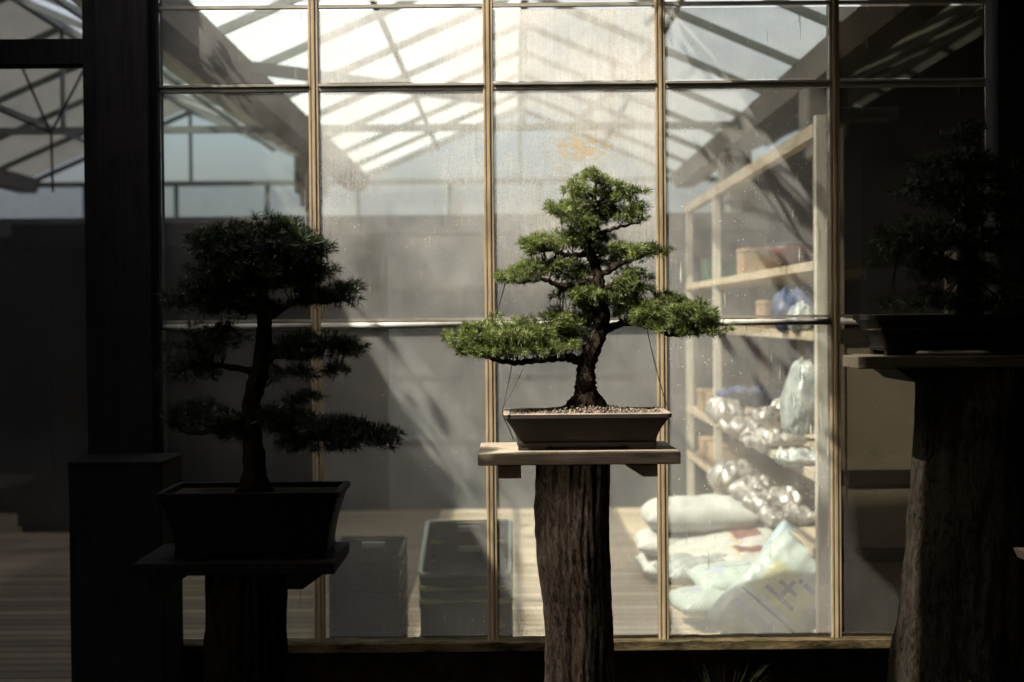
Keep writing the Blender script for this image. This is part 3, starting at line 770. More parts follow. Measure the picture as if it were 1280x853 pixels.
for i in range(5):
    crate(cx1 - .005, 5.95, lv_[i] if i else .021, W1, L1, hh, labs[i], GC, rimmat=['black', 'black', 'lime', 'lime', 'white_rim'][i], bodymat='green_crate' if i < 4 else 'crate_dark', tilt=[0, 0, 6, 9, 12.3][i])
cx2 = at(459, 700, 5.85).x
zt2 = at(459, 697, 5.65).z
GC2 = 'dark crates stacked in the shade'
labs2 = ['dark crate at the bottom of the shaded left hand stack', 'dark crate second from the bottom of the shaded stack', 'dark crate third from the bottom of the shaded stack', 'dark crate fourth from the bottom of the shaded stack', 'dark crate just below the top of the shaded stack', 'open dark crate on top of the shaded left hand stack']
for i in range(6):
    z = .021 + (zt2 - .16 - .021) * i / 5
    crate(cx2, 5.93, z, .285, .42, .16, labs2[i], GC2, rimmat='crate_dark', bodymat='black', hand=i == 5, tilt=0 if i < 5 else 3)

# ------------------------------------------------------------------ bonsai stands
def log_mesh(pts, rads, seed, flare=0, nseg=128, nz=110):
    P, RR = smoothpath(pts, rads, max(2, nz // (len(pts) - 1)))
    vs = []; fs = []
    n = nseg
    for i, (p_, r_) in enumerate(zip(P, RR)):
        for k in range(n):
            a = 2 * math.pi * k / n
            ca, sa = math.cos(a), math.sin(a)
            lobes = 1 + .05 * math.sin(3 * a + seed + p_.z * 2) + .03 * math.sin(5 * a + 2 * seed - p_.z * 3)
            f1 = noise.fractal(Vector((ca * 3.2 + seed, sa * 3.2, p_.z * 2.0)), .9, 2.1, 3)
            rg = noise.ridged_multi_fractal(Vector((ca * 6.5 + seed + .5 * f1, sa * 6.5, p_.z * 3.2)), .9, 2.2, 5, 1.0, 2.0)
            rr = r_ * (lobes + .05 * f1) + .0085 * (rg - 1.2)
            vs.append((p_.x + ca * rr, p_.y + sa * rr, p_.z))
    for i in range(len(P) - 1):
        for k in range(n):
            a = i * n + k; b = i * n + (k + 1) % n; fs.append((a, b, b + n, a + n))
    fs.append(tuple(range(n))[::-1]); fs.append(tuple((len(P) - 1) * n + k for k in range(n)))
    m = MB(); m.v = vs; m.f = fs; return m
def chamfer_block(xc, w_, y0, y1, z0, z1, side):
    # block running front to back, with one slanting lower corner
    c_ = w_ * .55
    pts = []
    for y in (y0, y1):
        if side > 0: prof = [(xc - w_ / 2, z1), (xc - w_ / 2 + c_, z0), (xc + w_ / 2, z0), (xc + w_ / 2, z1)]
        elif side < 0: prof = [(xc - w_ / 2, z1), (xc - w_ / 2, z0), (xc + w_ / 2 - c_, z0), (xc + w_ / 2, z1)]
        else: prof = [(xc - w_ / 2, z1), (xc - w_ / 2, z0), (xc + w_ / 2, z0), (xc + w_ / 2, z1)]
        pts += [(a, y, b) for a, b in prof]
    m = MB(); m.poly(pts, [(0, 1, 2, 3), (7, 6, 5, 4), (0, 4, 5, 1), (1, 5, 6, 2), (2, 6, 7, 3), (3, 7, 4, 0)]); return m

# central
CYB = 4.2                      # plane of the bonsai
YF = 4.02                      # front edge of plank
zp = at(724, 566, YF).z        # plank top (front edge)
e = empty('bonsai_stand', (at(716, 700, 4.2).x, 4.2, 0), 'log stand with a pale plank top holding the sunlit bonsai', 'stand')
xa, xb = at(597, 570, YF).x, at(851, 570, YF).x
th = at(724, 566, YF).z - at(724, 581.5, YF).z
m = MB()
nx_ = 40
pr = [(xa, zp - th), (xb, zp - th)]
m.box(xa, xb, YF, YF + .175, zp - th, zp)
m.box(xa + .001, xb - .004, YF + .178, YF + .36, zp - th - .001, zp - .001)
m.build('plank', 'plank', e, bevel=.003)
bz1 = zp - th - .001; bz0 = bz1 - .037
chamfer_block((at(623, 590, YF).x + at(651, 590, YF).x) / 2, .066, YF + .01, YF + .34, bz0, bz1 - .001, 0).build('block', 'block', e, bevel=.002)
chamfer_block((at(782, 590, YF).x + at(822, 590, YF).x) / 2, .094, YF + .01, YF + .34, bz0 + .002, bz1 - .001, 1).build('block', 'block', e, bevel=.002)
def PX(px, py, Y=4.142): return at(px, py, Y)
w2 = 46 * 4.2 / F
log_mesh([PX(724, 1040), PX(722, 853), PX(722, 780), PX(716, 700), PX(715, 640), Vector((PX(717, 590).x, 4.142, bz1 - .0015))], [.111, .096, .097, .106, .107, .105], 1.7, nz=90).build('log', 'bark', e, smooth=True)

# pot builder: rectangular flared with feet
def bonsai_pot(cx, cy, z, W, D, H, label, mat, rimmat, rimw=.018):
    e = empty('bonsai_pot', (cx, cy, z), label, 'plant pot')
    def ring(hw, hd, zz_, r_=.012, k=4):
        out = []
        for (sx, sy, a0) in ((1, 1, 0), (-1, 1, 90), (-1, -1, 180), (1, -1, 270)):
            for i in range(k):
                a = R(a0 + i * 90 / (k - 1)); out.append((cx + sx * (hw - r_) + r_ * math.cos(a), cy + sy * (hd - r_) + r_ * math.sin(a), z + zz_))
        return out
    w_, d_ = W / 2, D / 2; ins = .040
    # profile: (inset, height)
    prof = [(ins + .004, .012), (ins, .013), (ins - .002, .022), (ins + .001, .0235), (ins + .0008, .026)] + [(.009 + (ins - .0085) * (1 - t ** 1.45), .026 + (H - .044) * t) for t in [k / 9 for k in range(1, 10)]] + [(.006, H - .0135), (.0, H - .0115), (.0, H - .001)]
    inner = [(rimw, H - .001), (rimw + .002, H - .02), (ins + .02, .03)]
    m = MB(); rings = [ring(w_ - i_, d_ - i_, h_) for i_, h_ in prof]
    n = len(rings[0]); m.v = [v for r_ in rings for v in r_]
    for i in range(len(rings) - 1):
        for k in range(n):
            a = i * n + k; b = i * n + (k + 1) % n; m.f.append((a, b, b + n, a + n))
    m.f.append(tuple(range(n))[::-1])
    o = m.build('pot_body', mat, e, smooth=True); o.data.set_sharp_from_angle(angle=R(32))
    m = MB(); rr = [ring(w_ + .0004, d_ + .0004, H - .0015), ring(w_, d_, H), ring(w_ - .002, d_ - .002, H + .0015), ring(w_ - rimw, d_ - rimw, H + .001), ring(w_ - rimw - .002, d_ - rimw - .002, H - .03)]
    m.v = [v for r_ in rr for v in r_]
    for i in range(len(rr) - 1):
        for k in range(n):
            a = i * n + k; b = i * n + (k + 1) % n; m.f.append((a, b, b + n, a + n))
    m.build('rim', rimmat, e)
    # feet
    for sx in (-1, 1):
        for sy in (-1, 1):
            m = MB(); x1 = cx + sx * (w_ - ins - .002); x0 = x1 - sx * .085; y1 = cy + sy * (d_ - ins - .002); y0 = y1 - sy * .03
            X0, X1 = min(x0, x1), max(x0, x1); Y0, Y1 = min(y0, y1), max(y0, y1)
            sl = .012
            m.hexa([(X0 + (sl if sx > 0 else 0), Y0, z + .0005), (X1 - (sl if sx < 0 else 0), Y0, z + .0005), (X1 - (sl if sx < 0 else 0), Y1, z + .0005), (X0 + (sl if sx > 0 else 0), Y1, z + .0005), (X0, Y0, z + .0125), (X1, Y0, z + .0125), (X1, Y1, z + .0125), (X0, Y1, z + .0125)])
            m.build('foot', mat, e)
    return e
Yp0 = 4.05
potL, potR = at(629, 515, Yp0).x, at(840, 515, Yp0).x
PH = at(735, 518, Yp0).z - zp
PD = .27
pcy = Yp0 + PD / 2; pcx = (potL + potR) / 2
bonsai_pot(pcx, pcy, zp + .0005, potR - potL, PD, PH, 'brown rectangular clay pot with flared rim on the sunlit plank', 'pot', 'pot_rim_lit')
sz = zp + PH - .006
# gravel surface
e = empty('gravel_topping', (pcx, pcy, sz), 'coarse brown gravel filling the sunlit pot around the trunk', 'gravel', kind='stuff')
m = MB(); gx, gy = (potR - potL) / 2 - .019, PD / 2 - .019
nxx, nyy = 30, 16
def gz(x, y):
    d_ = math.hypot((x - at(735, 500, 4.2).x) / .12, (y - pcy) / .09)
    return sz + .003 * noise.noise(Vector((x * 30, y * 30, 0))) + .020 * math.exp(-d_ * d_) + .004
for i in range(nxx + 1):
    for j in range(nyy + 1):
        x = pcx - gx + 2 * gx * i / nxx; y = pcy - gy + 2 * gy * j / nyy
        m.v.append((x, y, gz(x, y) - .006))
for i in range(nxx):
    for j in range(nyy):
        a = i * (nyy + 1) + j; m.f.append((a, a + nyy + 1, a + nyy + 2, a + 1))
m.build('gravel_bed', 'gravel_bed', e)
m = MB()
ico = [Vector(v) for v in [(0, 0, 1), (.9, 0, .3), (.27, .85, .3), (-.72, .53, .3), (-.72, -.53, .3), (.27, -.85, .3), (0, 0, -1)]]
icf = [(0, 1, 2), (0, 2, 3), (0, 3, 4), (0, 4, 5), (0, 5, 1), (6, 2, 1), (6, 3, 2), (6, 4, 3), (6, 5, 4), (6, 1, 5)]
for i in range(1900):
    x = pcx + random.uniform(-gx, gx) * .985; y = pcy + random.uniform(-gy, gy) * .985
    s_ = random.uniform(.0028, .0066); rot = mathutils.Euler((random.uniform(0, 6), random.uniform(0, 6), random.uniform(0, 6))).to_matrix()
    o_ = Vector((x, y, gz(x, y) - .006 + s_ * .5 + (random.random() ** 3) * .004))
    m.poly([rot @ Vector((v.x * s_ * 1.2, v.y * s_, v.z * s_ * .8)) + o_ for v in ico], icf)
tag(m.build('gravel_grains', 'gravel', e), kind='stuff')

# ------------------------------------------------------------------ bonsai trees
def needle_tufts(m, centers, length=.018, per=16, width=.0009, rnd=random):
    for (p_, d_, s_) in centers:
        d_ = d_.normalized()
        for k in range(per):
            q = Vector((rnd.gauss(0, 1), rnd.gauss(0, 1), rnd.gauss(0, 1))).normalized()
            v = (d_ * rnd.uniform(.15, 1.3) + q * 1.0).normalized()
            L = length * s_ * rnd.uniform(.6, 1.2)
            side = v.cross(Vector((rnd.gauss(0, 1), rnd.gauss(0, 1), rnd.gauss(0, 1)))).normalized() * width
            b = p_ + v * .001
            mid = p_ + v * L * .6
            b0 = len(m.v)
            m.v += [tuple(b - side * .6), tuple(b + side * .6), tuple(mid + side), tuple(mid - side), tuple(p_ + v * L + Vector((0, 0, -.0015)))]
            m.f += [(b0, b0 + 1, b0 + 2, b0 + 3), (b0 + 3, b0 + 2, b0 + 4)]
def make_bonsai(name, label, Y, trunk, branches, pads, root_py, mats, density=1.0, length=.018, seed=1, per=16, scale=1.0):
    rnd = random.Random(seed)
    pts = [at(px, py, Y) for px, py, r_ in trunk]; rads = [r_ * Y / F for px, py, r_ in trunk]
    e = empty(name, (pts[0].x, Y, pts[0].z), label, 'bonsai tree')
    P, RR = smoothpath(pts, rads, 6)
    P = [p_ + Vector((0, .006 * math.sin(i * .5 + seed), 0)) for i, p_ in enumerate(P)]
    m = MB(); m.tube(P, RR, 20, bumpy=.34, seed=seed)
    tr = m.build('trunk', mats[0], e, smooth=True)
    # root flare
    m = MB()
    for k in range(6):
        a = k * 1.05 + .3; L = rads[0] * 1.2
        m.tube(*[x for x in smoothpath([pts[0] + Vector((0, 0, rads[0] * .6)), pts[0] + Vector((math.cos(a) * L * .65, math.sin(a) * L * .6, rads[0] * .25)), pts[0] + Vector((math.cos(a) * L, math.sin(a) * L, -.006))], [rads[0] * .38, rads[0] * .25, rads[0] * .08], 4)], n=8, bumpy=.2, seed=k)
    m.build('root', mats[0], tr, smooth=True)
    bp = []
    for br in branches:
        q = []; rr = []
        for i, (px, py, r_, dy) in enumerate(br): q.append(at(px, py, Y) + Vector((0, dy, 0))); rr.append(r_ * Y / F)
        q, rr = smoothpath(q, rr, 6)
        q = [a + Vector((0, 0, .002 * math.sin(i * 1.7 + seed))) for i, a in enumerate(q)]
        m = MB(); m.tube(q, rr, 9, bumpy=.2, seed=seed + len(bp)); m.build('branch', mats[0], e, smooth=True)
        bp += list(zip(q, rr))
    bpts = [b[0] for b in bp] + P[len(P) // 3:]
    kd = mathutils.kdtree.KDTree(len(bpts))
    for i, b in enumerate(bpts): kd.insert(b, i)
    kd.balance()
    tw = MB()
    for (px, py, rx, ry, dy, ryd) in pads:
        c_ = at(px, py, Y) + Vector((0, dy, 0)); sx, sz_ = rx * 1.06 * Y / F, ry * .98 * Y / F; sy = ryd
        cnt = int(density * 26000 * (sx * sy + sx * sz_ + sy * sz_) / 3 * 1.25) + 10
        tf = []
        # sub clumps give the uneven outline
        subs = []
        for k in range(max(6, int(cnt / 8))):
            a = rnd.uniform(0, 2 * math.pi); rr = math.sqrt(rnd.random())
            x, y = math.cos(a) * rr, math.sin(a) * rr
            zt_ = math.sqrt(max(0, 1 - rr * rr))
            z_ = rnd.uniform(-.55, 1) * zt_
            subs.append(Vector((c_.x + x * sx, c_.y + y * sy, c_.z + z_ * sz_)))
        for s_ in subs:
            # one twig from nearest branch to subclump
            co, idx, dist = kd.find(s_)
            mid = (co + s_) / 2 + Vector((0, 0, -.004))
            if dist < .16: tw.tube([co, mid, s_], [.0020, .0014, .0007], 5, cap=False)
            for k in range(7):
                u = Vector((rnd.gauss(0, 1), rnd.gauss(0, 1), rnd.gauss(0, .65)))
                u = u.normalized() * rnd.uniform(.3, 1) ** .6
                q = s_ + Vector((u.x * .021, u.y * .024, u.z * .011 + .002)) * scale
                out = (q - c_); out = Vector((out.x / sx, out.y / sy, out.z / sz_ + .4))
                tf.append((q, out * .6 + u * .6 + Vector((0, 0, .35)), rnd.uniform(.75, 1.15)))
        m = MB(); needle_tufts(m, tf, length, per, .00075 * scale, rnd)
        m.build('foliage_pad', mats[1], e)
    tag(tw.build('twigs', mats[0], e, smooth=True), kind='stuff')
    return e
trunk = [(733, 508, 23), (733, 500, 18), (732, 490, 14.5), (732, 475, 12), (735, 450, 11), (744, 428, 10), (750, 410, 9.5), (754, 392, 8.5), (751, 370, 7.2), (748, 350, 7), (745, 335, 6.2), (739, 320, 6), (734, 307, 5.6), (737, 294, 4), (741, 275, 3), (743, 255, 2.4), (744, 240, 1.8), (745, 226, 1)]
branches = [
    [(730, 455, 7, 0), (716, 448, 5.5, -.01), (703, 447, 5, -.02), (683, 449, 4.2, -.03), (660, 451, 4, -.04), (644, 453, 3.6, -.04), (622, 450, 3, -.03), (606, 445, 2.4, -.02), (575, 438, 1.2, 0)],
    [(704, 447, 3.5, -.02), (680, 438, 2.5, .05), (650, 432, 1.8, .09), (620, 425, 1, .10)],
    [(751, 415, 6, 0), (765, 409, 5, .0), (786, 403, 4.2, .01), (816, 410, 3.8, -.02), (837, 418, 3.2, -.03), (860, 417, 2.4, -.02), (890, 412, 1, 0)],
    [(786, 403, 3, .01), (810, 398, 2.4, .06), (840, 396, 1.6, .09), (870, 396, 1, .08)],
    [(747, 352, 5, 0), (728, 354, 4, -.02), (706, 358, 4, -.03), (692, 355, 3.2, -.03), (680, 350, 2.6, -.03), (653, 353, 1.9, -.01), (629, 353, .8, 0)],
    [(737, 318, 4, 0), (720, 319, 3.4, -.01), (706, 319, 3, -.02), (690, 313, 2.2, -.02), (677, 314, 1.8, -.01), (652, 309, .8, 0)],
    [(748, 345, 4.5, 0), (763, 338, 3.6, -.02), (775, 330, 3, -.03), (792, 325, 2.2, -.03), (815, 316, 1, 0)],
    [(737, 302, 4, 0), (748, 294, 3.2, -.01), (762, 288, 2.6, -.02), (776, 284, 2, -.02), (800, 278, .8, 0)],
    [(752, 365, 4, 0), (766, 355, 2.6, -.03), (783, 350, 2, -.04), (800, 356, .9, -.02)],
    [(752, 378, 3.6, 0), (735, 372, 2.6, -.03), (716, 365, 1.6, -.04), (700, 362, .8, -.02)],
    [(742, 280, 2.6, 0), (730, 278, 2, -.02), (716, 274, 1.6, -.02), (688, 264, .8, 0)],
    [(744, 256, 2.2, 0), (756, 248, 1.6, -.01), (768, 243, 1.3, -.01), (788, 240, .7, 0)],
    [(744, 250, 2, 0), (733, 240, 1.4, -.01), (720, 236, 1.0, 0)],
    [(752, 400, 4, 0), (748, 390, 3, .06), (740, 385, 1.6, .12)],
    [(745, 335, 3, 0), (745, 322, 2, .06), (745, 315, 1.2, .10)]]
pads = [
    (590, 427, 32, 23, .0, .09), (625, 421, 44, 25, .0, .12), (660, 424, 44, 25, .02, .13), (693, 414, 38, 27, .04, .11), (713, 428, 24, 22, .05, .08), (715, 400, 28, 16, .07, .08), (600, 440, 28, 16, -.05, .06), (640, 440, 40, 12, -.06, .06), (685, 436, 34, 12, -.06, .06),
    (800, 392, 28, 18, .02, .10), (830, 386, 30, 17, .02, .12), (855, 398, 36, 25, .0, .12), (882, 412, 26, 17, .0, .08), (850, 412, 30, 14, -.05, .06), (815, 402, 26, 10, -.04, .06), (826, 402, 30, 9, .05, .08), (788, 378, 16, 10, .03, .06),
    (652, 347, 26, 11, .0, .07), (680, 338, 28, 15, .0, .09), (708, 336, 24, 14, .02, .08), (722, 348, 16, 8, .04, .06),
    (670, 306, 22, 11, .0, .06), (692, 300, 24, 13, .0, .08), (714, 308, 16, 10, .02, .06), (682, 314, 16, 6, .0, .05),
    (762, 314, 20, 10, .03, .07), (788, 320, 26, 11, .0, .08), (813, 314, 18, 9, .0, .06), (766, 330, 14, 8, .05, .05),
    (790, 352, 20, 13, .0, .07), (775, 366, 18, 11, .02, .06), (800, 364, 10, 7, .0, .04),
    (720, 370, 24, 11, .0, .07), (745, 373, 26, 13, .03, .07), (765, 378, 20, 10, -.01, .06), (740, 385, 20, 10, .09, .06),
    (743, 225, 19, 12, .0, .06), (724, 238, 15, 11, .0, .06), (765, 235, 12, 10, .0, .05), (742, 244, 18, 8, .05, .05),
    (700, 264, 22, 11, .0, .07), (722, 262, 20, 14, .03, .07), (716, 282, 28, 13, .0, .08), (735, 296, 20, 10, .03, .06), (746, 272, 14, 12, .06, .05), (755, 300, 10, 6, .04, .04),
    (776, 252, 18, 12, .0, .06), (790, 242, 12, 8, .0, .04), (766, 262, 18, 9, .03, .06), (788, 274, 18, 8, .0, .06), (770, 270, 14, 7, .05, .05), (797, 262, 9, 7, 0, .04)]
make_bonsai('bonsai_tree', 'green needled bonsai in sunlight, in the middle of the photo', 4.2, trunk, branches, pads, 505, ('trunk', 'needles'), density=1.45, length=.021, seed=3, per=20)

# guy wires on the lit pot
def wire(name, pts, label, r_=.0011, mat='wire'):
    P, RR = smoothpath(pts, [r_] * len(pts), 5)
    m = MB(); n = len(P)
    # two strands twisted
    for ph in (0, math.pi):
        Q = []
        for i, p_ in enumerate(P):
            a = i * 1.9 + ph; Q.append(p_ + Vector((math.cos(a) * r_, math.sin(a) * r_, 0)))
        m.tube(Q, r_ * .8, 5)
    o = m.build(name, mat, None, smooth=True); o['label'] = label; o['category'] = 'wire'
    o['group'] = 'guy wires holding the branches of the sunlit bonsai'; return o
wire('guy_wire', [at(640, 456, 4.15), at(637, 472, 4.12), at(633, 490, 4.07), at(630, 505, 4.045), at(628, 514, 4.04), at(631, 525, 4.042), at(636, 535, 4.06), at(642, 550, 4.07)], 'twisted guy wire running over the left corner of the pot rim')
wire('guy_wire', [at(656, 456, 4.15), at(645, 480, 4.10), at(634, 500, 4.07), at(630, 506, 4.05)], 'thin straight guy wire slanting beside the twisted one at the left', .0006)
wire('guy_wire', [at(809, 412, 4.17), at(815, 440, 4.17), at(824, 475, 4.2), at(832, 502, 4.22), at(833, 508, 4.22)], 'taut guy wire from the right branch to the right pot rim')

# left bonsai in the shade ---------------------------------------------------
YL = 3.92
zl = at(310, 704, YL - .16).z
e = empty('bonsai_stand', (at(308, 700, YL).x, YL, 0), 'dark log stand with a shaded plank, left of the sunlit one', 'stand')
xa, xb = at(165, 704, YL - .16).x, at(418, 704, YL - .16).x
m = MB(); m.box(xa, xb, YL - .16, YL + .02, zl - .033, zl); m.box(xa, xb, YL + .023, YL + .19, zl - .034, zl - .001); m.build('plank', 'frame_dark', e, bevel=.003)  # boards in near-black timber: shade painted into the wood
chamfer_block(at(225, 715, YL).x, .11, YL - .14, YL + .18, zl - .075, zl - .035, -1).build('block', 'frame_dark', e)
chamfer_block(at(390, 715, YL).x, .10, YL - .14, YL + .18, zl - .075, zl - .035, -1).build('block', 'frame_dark', e)
log_mesh([at(310, 1150, YL), at(308, 853, YL), at(308, 780, YL), Vector((at(308, 712, YL).x, YL, zl - .0355))], [.125, .112, .105, .109], 4.2, nz=60).build('log', 'bark_shaded', e, smooth=True)
pl, pr_ = at(192, 620, YL - .14).x, at(424, 620, YL - .14).x
PHL = at(300, 618, YL - .14).z - zl
bonsai_pot((pl + pr_) / 2, YL, zl + .0005, pr_ - pl, .27, PHL, 'black looking rectangular pot standing in shade at the left', 'pot_shaded', 'pot_shaded')
m = MB(); m.box(pl + .02, pr_ - .02, YL - .115, YL + .115, zl + PHL - .04, zl + PHL - .012)
tag(m.build('potting_soil', 'soil_ground'), 'dark soil filling the shaded pot at the left', 'soil', kind='stuff')
trunkL = [(318, 614, 20), (318, 590, 14), (317, 560, 13), (313, 520, 12), (318, 490, 11), (325, 460, 11), (330, 430, 10), (330, 400, 8), (328, 370, 7), (325, 340, 5), (325, 310, 3), (325, 285, 1)]
brL = [
    [(330, 400, 6, 0), (355, 385, 4.5, -.02), (380, 375, 3.5, -.02), (405, 378, 2.4, 0), (430, 375, 1, 0)],
    [(325, 460, 7, 0), (350, 440, 4.5, -.03), (380, 430, 3.5, -.04), (410, 432, 2.4, -.03), (440, 440, 1, 0)],
    [(325, 465, 6, 0), (295, 460, 4, -.02), (265, 455, 3, -.02), (240, 450, 1, 0)],
    [(316, 520, 7, 0), (345, 530, 5, -.03), (385, 545, 4, -.04), (430, 548, 3, -.03), (480, 552, 1, 0)],
    [(316, 530, 6, 0), (285, 535, 4, -.03), (250, 540, 3, -.03), (225, 540, 1, 0)],
    [(330, 380, 5, 0), (300, 370, 3, -.02), (265, 365, 2, -.02), (240, 370, 1, 0)]]
padL = [
    (325, 292, 50, 20, 0, .11), (300, 318, 48, 28, 0, .12), (355, 312, 46, 30, 0, .12), (380, 340, 34, 24, 0, .09), (330, 350, 62, 30, 0, .14), (275, 350, 44, 26, 0, .1), (400, 312, 14, 10, 0, .05),
    (420, 372, 28, 14, 0, .08), (395, 378, 26, 16, 0, .08), (250, 380, 42, 28, 0, .1), (290, 350, 60, 50, .06, .1), (350, 335, 55, 45, .06, .1), (270, 310, 30, 24, 0, .1), (300, 388, 40, 16, 0, .1), (437, 362, 10, 8, 0, .04),
    (395, 430, 40, 16, 0, .1), (425, 440, 24, 16, 0, .07), (365, 445, 30, 14, 0, .08), (258, 430, 46, 24, 0, .1), (242, 465, 32, 22, 0, .08), (360, 470, 22, 10, 0, .06), (420, 462, 12, 6, 0, .04),
    (390, 535, 60, 20, 0, .14), (440, 545, 44, 20, 0, .12), (480, 550, 20, 14, 0, .07), (345, 525, 40, 16, 0, .1), (250, 525, 44, 22, 0, .1), (285, 540, 30, 14, 0, .08), (400, 560, 46, 12, 0, .09), (375, 502, 24, 8, 0, .05)]
make_bonsai('bonsai_tree', 'dark shaded bonsai with a rounded crown, at the left', YL, trunkL, brL, padL, 610, ('trunk', 'needles_shaded'), density=1.0, length=.027, seed=5, per=15, scale=1.25)

# right bonsai stand, nearly black --------------------------------------------
YR = 4.0
zr_ = at(1100, 446, YR - .16).z
e = empty('bonsai_stand', (at(1215, 700, YR).x, YR, 0), 'broad flared trunk stand with a dark plank at the right edge', 'stand')
xa, xb = at(1053, 446, YR + .02).x, at(1345, 446, YR - .16).x
m = MB(); m.box(xa, xb, YR - .16, YR + .02, zr_ - .033, zr_); m.box(xa + .065, xb, YR + .023, YR + .19, zr_ - .034, zr_ - .001); m.build('plank', 'plank_shaded', e, bevel=.003)
chamfer_block(at(1125, 470, YR).x, .09, YR - .14, YR + .18, zr_ - .072, zr_ - .035, 1).build('block', 'frame_dark', e)
chamfer_block(at(1310, 470, YR).x, .09, YR - .14, YR + .18, zr_ - .072, zr_ - .035, -1).build('block', 'block', e)
log_mesh([at(1212, 1075, YR), at(1212, 853, YR), at(1214, 760, YR), at(1218, 660, YR), at(1220, 560, YR), Vector((at(1222, 470, YR).x, YR, zr_ - .0355))], [.25, .220, .198, .184, .164, .155], 8.8, nz=100, nseg=96).build('log', 'bark_shaded', e, smooth=True)
pl, pr_ = at(1095, 430, YR - .14).x, at(1325, 430, YR - .14).x
bonsai_pot((pl + pr_) / 2, YR, zr_ + .0005, pr_ - pl, .27, .11, 'black looking pot on the dark plank at the right edge', 'pot_shaded', 'pot_shaded')
m = MB(); m.box(pl + .02, pr_ - .02, YR - .115, YR + .115, zr_ + .07, zr_ + .1)
tag(m.build('potting_soil', 'soil_ground'), 'dark soil filling the pot at the right edge', 'soil', kind='stuff')
trR = [(1212, 398, 18), (1208, 370, 12), (1212, 330, 10), (1208, 290, 8), (1212, 250, 6), (1210, 200, 3), (1208, 165, 1)]
brR = [[(1210, 340, 6, 0), (1180, 325, 4, -.02), (1150, 320, 3, 0), (1110, 315, 1, 0)], [(1210, 300, 5, 0), (1245, 290, 4, 0), (1290, 290, 1, 0)], [(1210, 250, 4, 0), (1170, 240, 3, 0), (1140, 240, 1, 0)], [(1210, 230, 4, 0), (1245, 225, 3, 0), (1275, 225, 1, 0)]]
padR = [(1208, 175, 26, 20, 0, .07), (1190, 210, 40, 24, 0, .1), (1235, 215, 40, 22, 0, .1), (1165, 245, 36, 22, 0, .1), (1210, 255, 50, 26, 0, .12), (1265, 265, 36, 24, 0, .1), (1150, 300, 50, 26, 0, .12), (1205, 300, 50, 26, 0, .12), (1270, 310, 50, 26, 0, .12), (1130, 330, 40, 22, 0, .1), (1180, 345, 50, 20, 0, .12), (1250, 350, 50, 22, 0, .1), (1160, 380, 50, 16, 0, .1), (1240, 385, 50, 16, 0, .1)]
make_bonsai('bonsai_tree', 'black silhouette of a bonsai crown at the right edge', YR, trR, brR, padR, 400, ('trunk', 'needles_shaded'), density=1.0, length=.027, seed=9, per=13, scale=1.25)
# wood block poking in at the right edge
p_ = at(1266, 690, 3.8)
m = MB(); m.hexa([(p_.x + .012, 3.6, p_.z - .014), (p_.x + .5, 3.6, p_.z - .014), (p_.x + .5, 3.8, p_.z - .014), (p_.x + .012, 3.8, p_.z - .014), (p_.x, 3.6, p_.z + .012), (p_.x + .5, 3.6, p_.z + .012), (p_.x + .5, 3.8, p_.z + .012), (p_.x, 3.8, p_.z + .012)])
e = empty('low_bench', (p_.x + .25, 3.7, 0), 'low bench whose plank end just shows at the right edge', 'bench')
m.build('plank', 'plank', e, bevel=.002)
m = MB(); m.box(p_.x + .2, p_.x + .3, 3.63, 3.77, 0, p_.z - .0145); m.build('leg', 'block', e)

# dark plinth in front of left post
xa, xb = at(104, 700, 4.75).x, at(217, 700, 4.75).x
zt_ = at(160, 577, 4.6).z
e = empty('timber_bollard', ((xa + xb) / 2, 4.75, 0), 'squat black timber block standing against the left corner post', 'post')
m = MB(); m.box(xa, xb, 4.60, 4.88, 0, zt_ - .012); m.build('body', 'frame_dark', e, bevel=.006)
m = MB(); m.box(xa - .003, xb + .003, 4.597, 4.883, zt_ - .011, zt_); m.build('cap', 'frame_dark', e, bevel=.003)

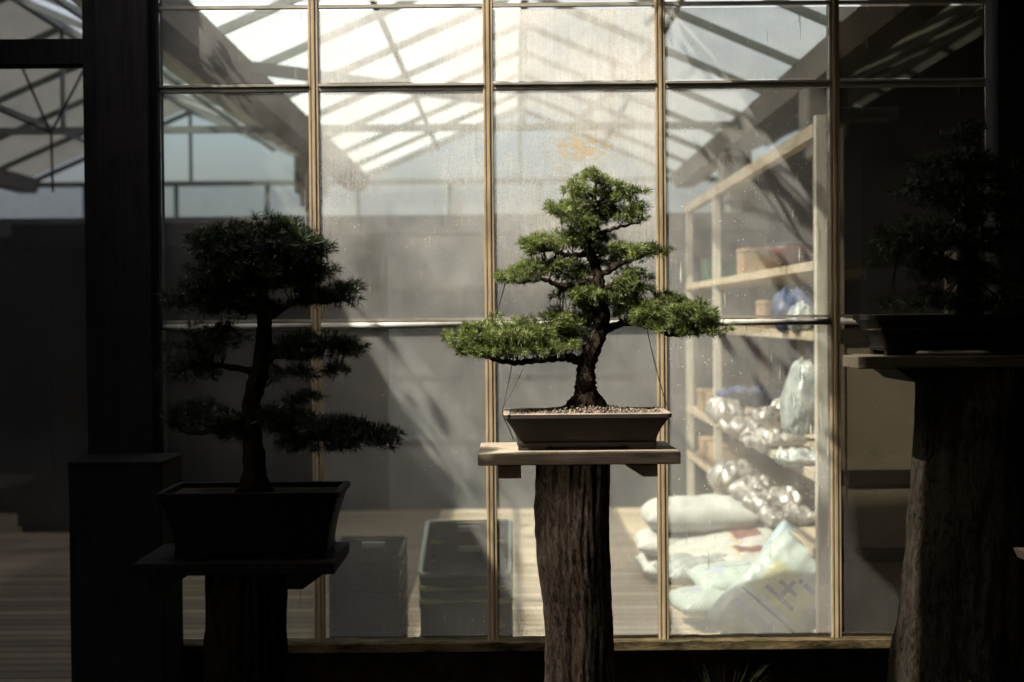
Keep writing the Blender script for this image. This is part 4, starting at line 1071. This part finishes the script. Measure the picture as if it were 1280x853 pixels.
# grass tufts
def tuft(px, py, Y, n, L, label, seed):
    rnd = random.Random(seed); c_ = at(px, py, Y); m = MB()
    base = Vector((c_.x, Y, 0))
    for i in range(n):
        a = rnd.uniform(0, 6.28); r0 = rnd.random() * .05
        b = base + Vector((math.cos(a) * r0, math.sin(a) * r0, 0)); LL = L * rnd.uniform(.55, 1.0)
        lean = Vector((math.cos(a), math.sin(a), 0)) * rnd.uniform(.05, .45) * LL
        sd = Vector((-math.sin(a + 1.1), math.cos(a + 1.1), 0)) * .0013
        prev = None; b0 = len(m.v)
        for k in range(6):
            t = k / 5; q = b + Vector((0, 0, LL * t * (1 - .18 * t))) + lean * t * t; w_ = 1 - t * .9
            m.v += [tuple(q - sd * w_), tuple(q + sd * w_)]
            if k: m.f.append((b0 + 2 * k - 2, b0 + 2 * k - 1, b0 + 2 * k + 1, b0 + 2 * k))
    o = m.build('grass_tuft', 'grass'); tag(o, label, 'grass', 'grass tufts at the foot of the glasshouse'); return o
tuft(905, 850, 4.75, 90, .40, 'long grass tuft below the sill, right of the sunlit log', 4)
tuft(228, 850, 4.6, 22, .36, 'sparse thin grass tuft in the shade by the left log', 5)
tuft(1045, 853, 4.75, 40, .28, 'low grass tuft between the sill and the flared trunk', 6)
# moss at the trunk foot
m = MB(); rnd = random.Random(2)
for i in range(240):
    z = rnd.uniform(.25, .52); a = rnd.gauss(math.pi + .5, .35); r_ = .222 + .0 * z - (z - .25) * .06
    c_ = at(1212, 853, YR); p_ = Vector((c_.x + math.cos(a) * r_, YR + math.sin(a) * r_, z)); s_ = rnd.uniform(.002, .006)
    m.poly([v * s_ + p_ for v in ico], icf)
tag(m.build('moss', 'moss'), 'green moss specks on the flared trunk at the right', 'moss', kind='stuff')

# ------------------------------------------------------------------ view
vs = sc.view_settings; vs.view_transform = 'Standard'; vs.look = 'None'; vs.exposure = 1.5; vs.gamma = 1
sc.cycles.use_denoising = True
sc.cycles.max_bounces = 10; sc.cycles.transparent_max_bounces = 32; sc.cycles.transmission_bounces = 4; sc.cycles.diffuse_bounces = 4
sc.cycles.sample_clamp_indirect = 4
sc.cycles.caustics_reflective = False; sc.cycles.caustics_refractive = False
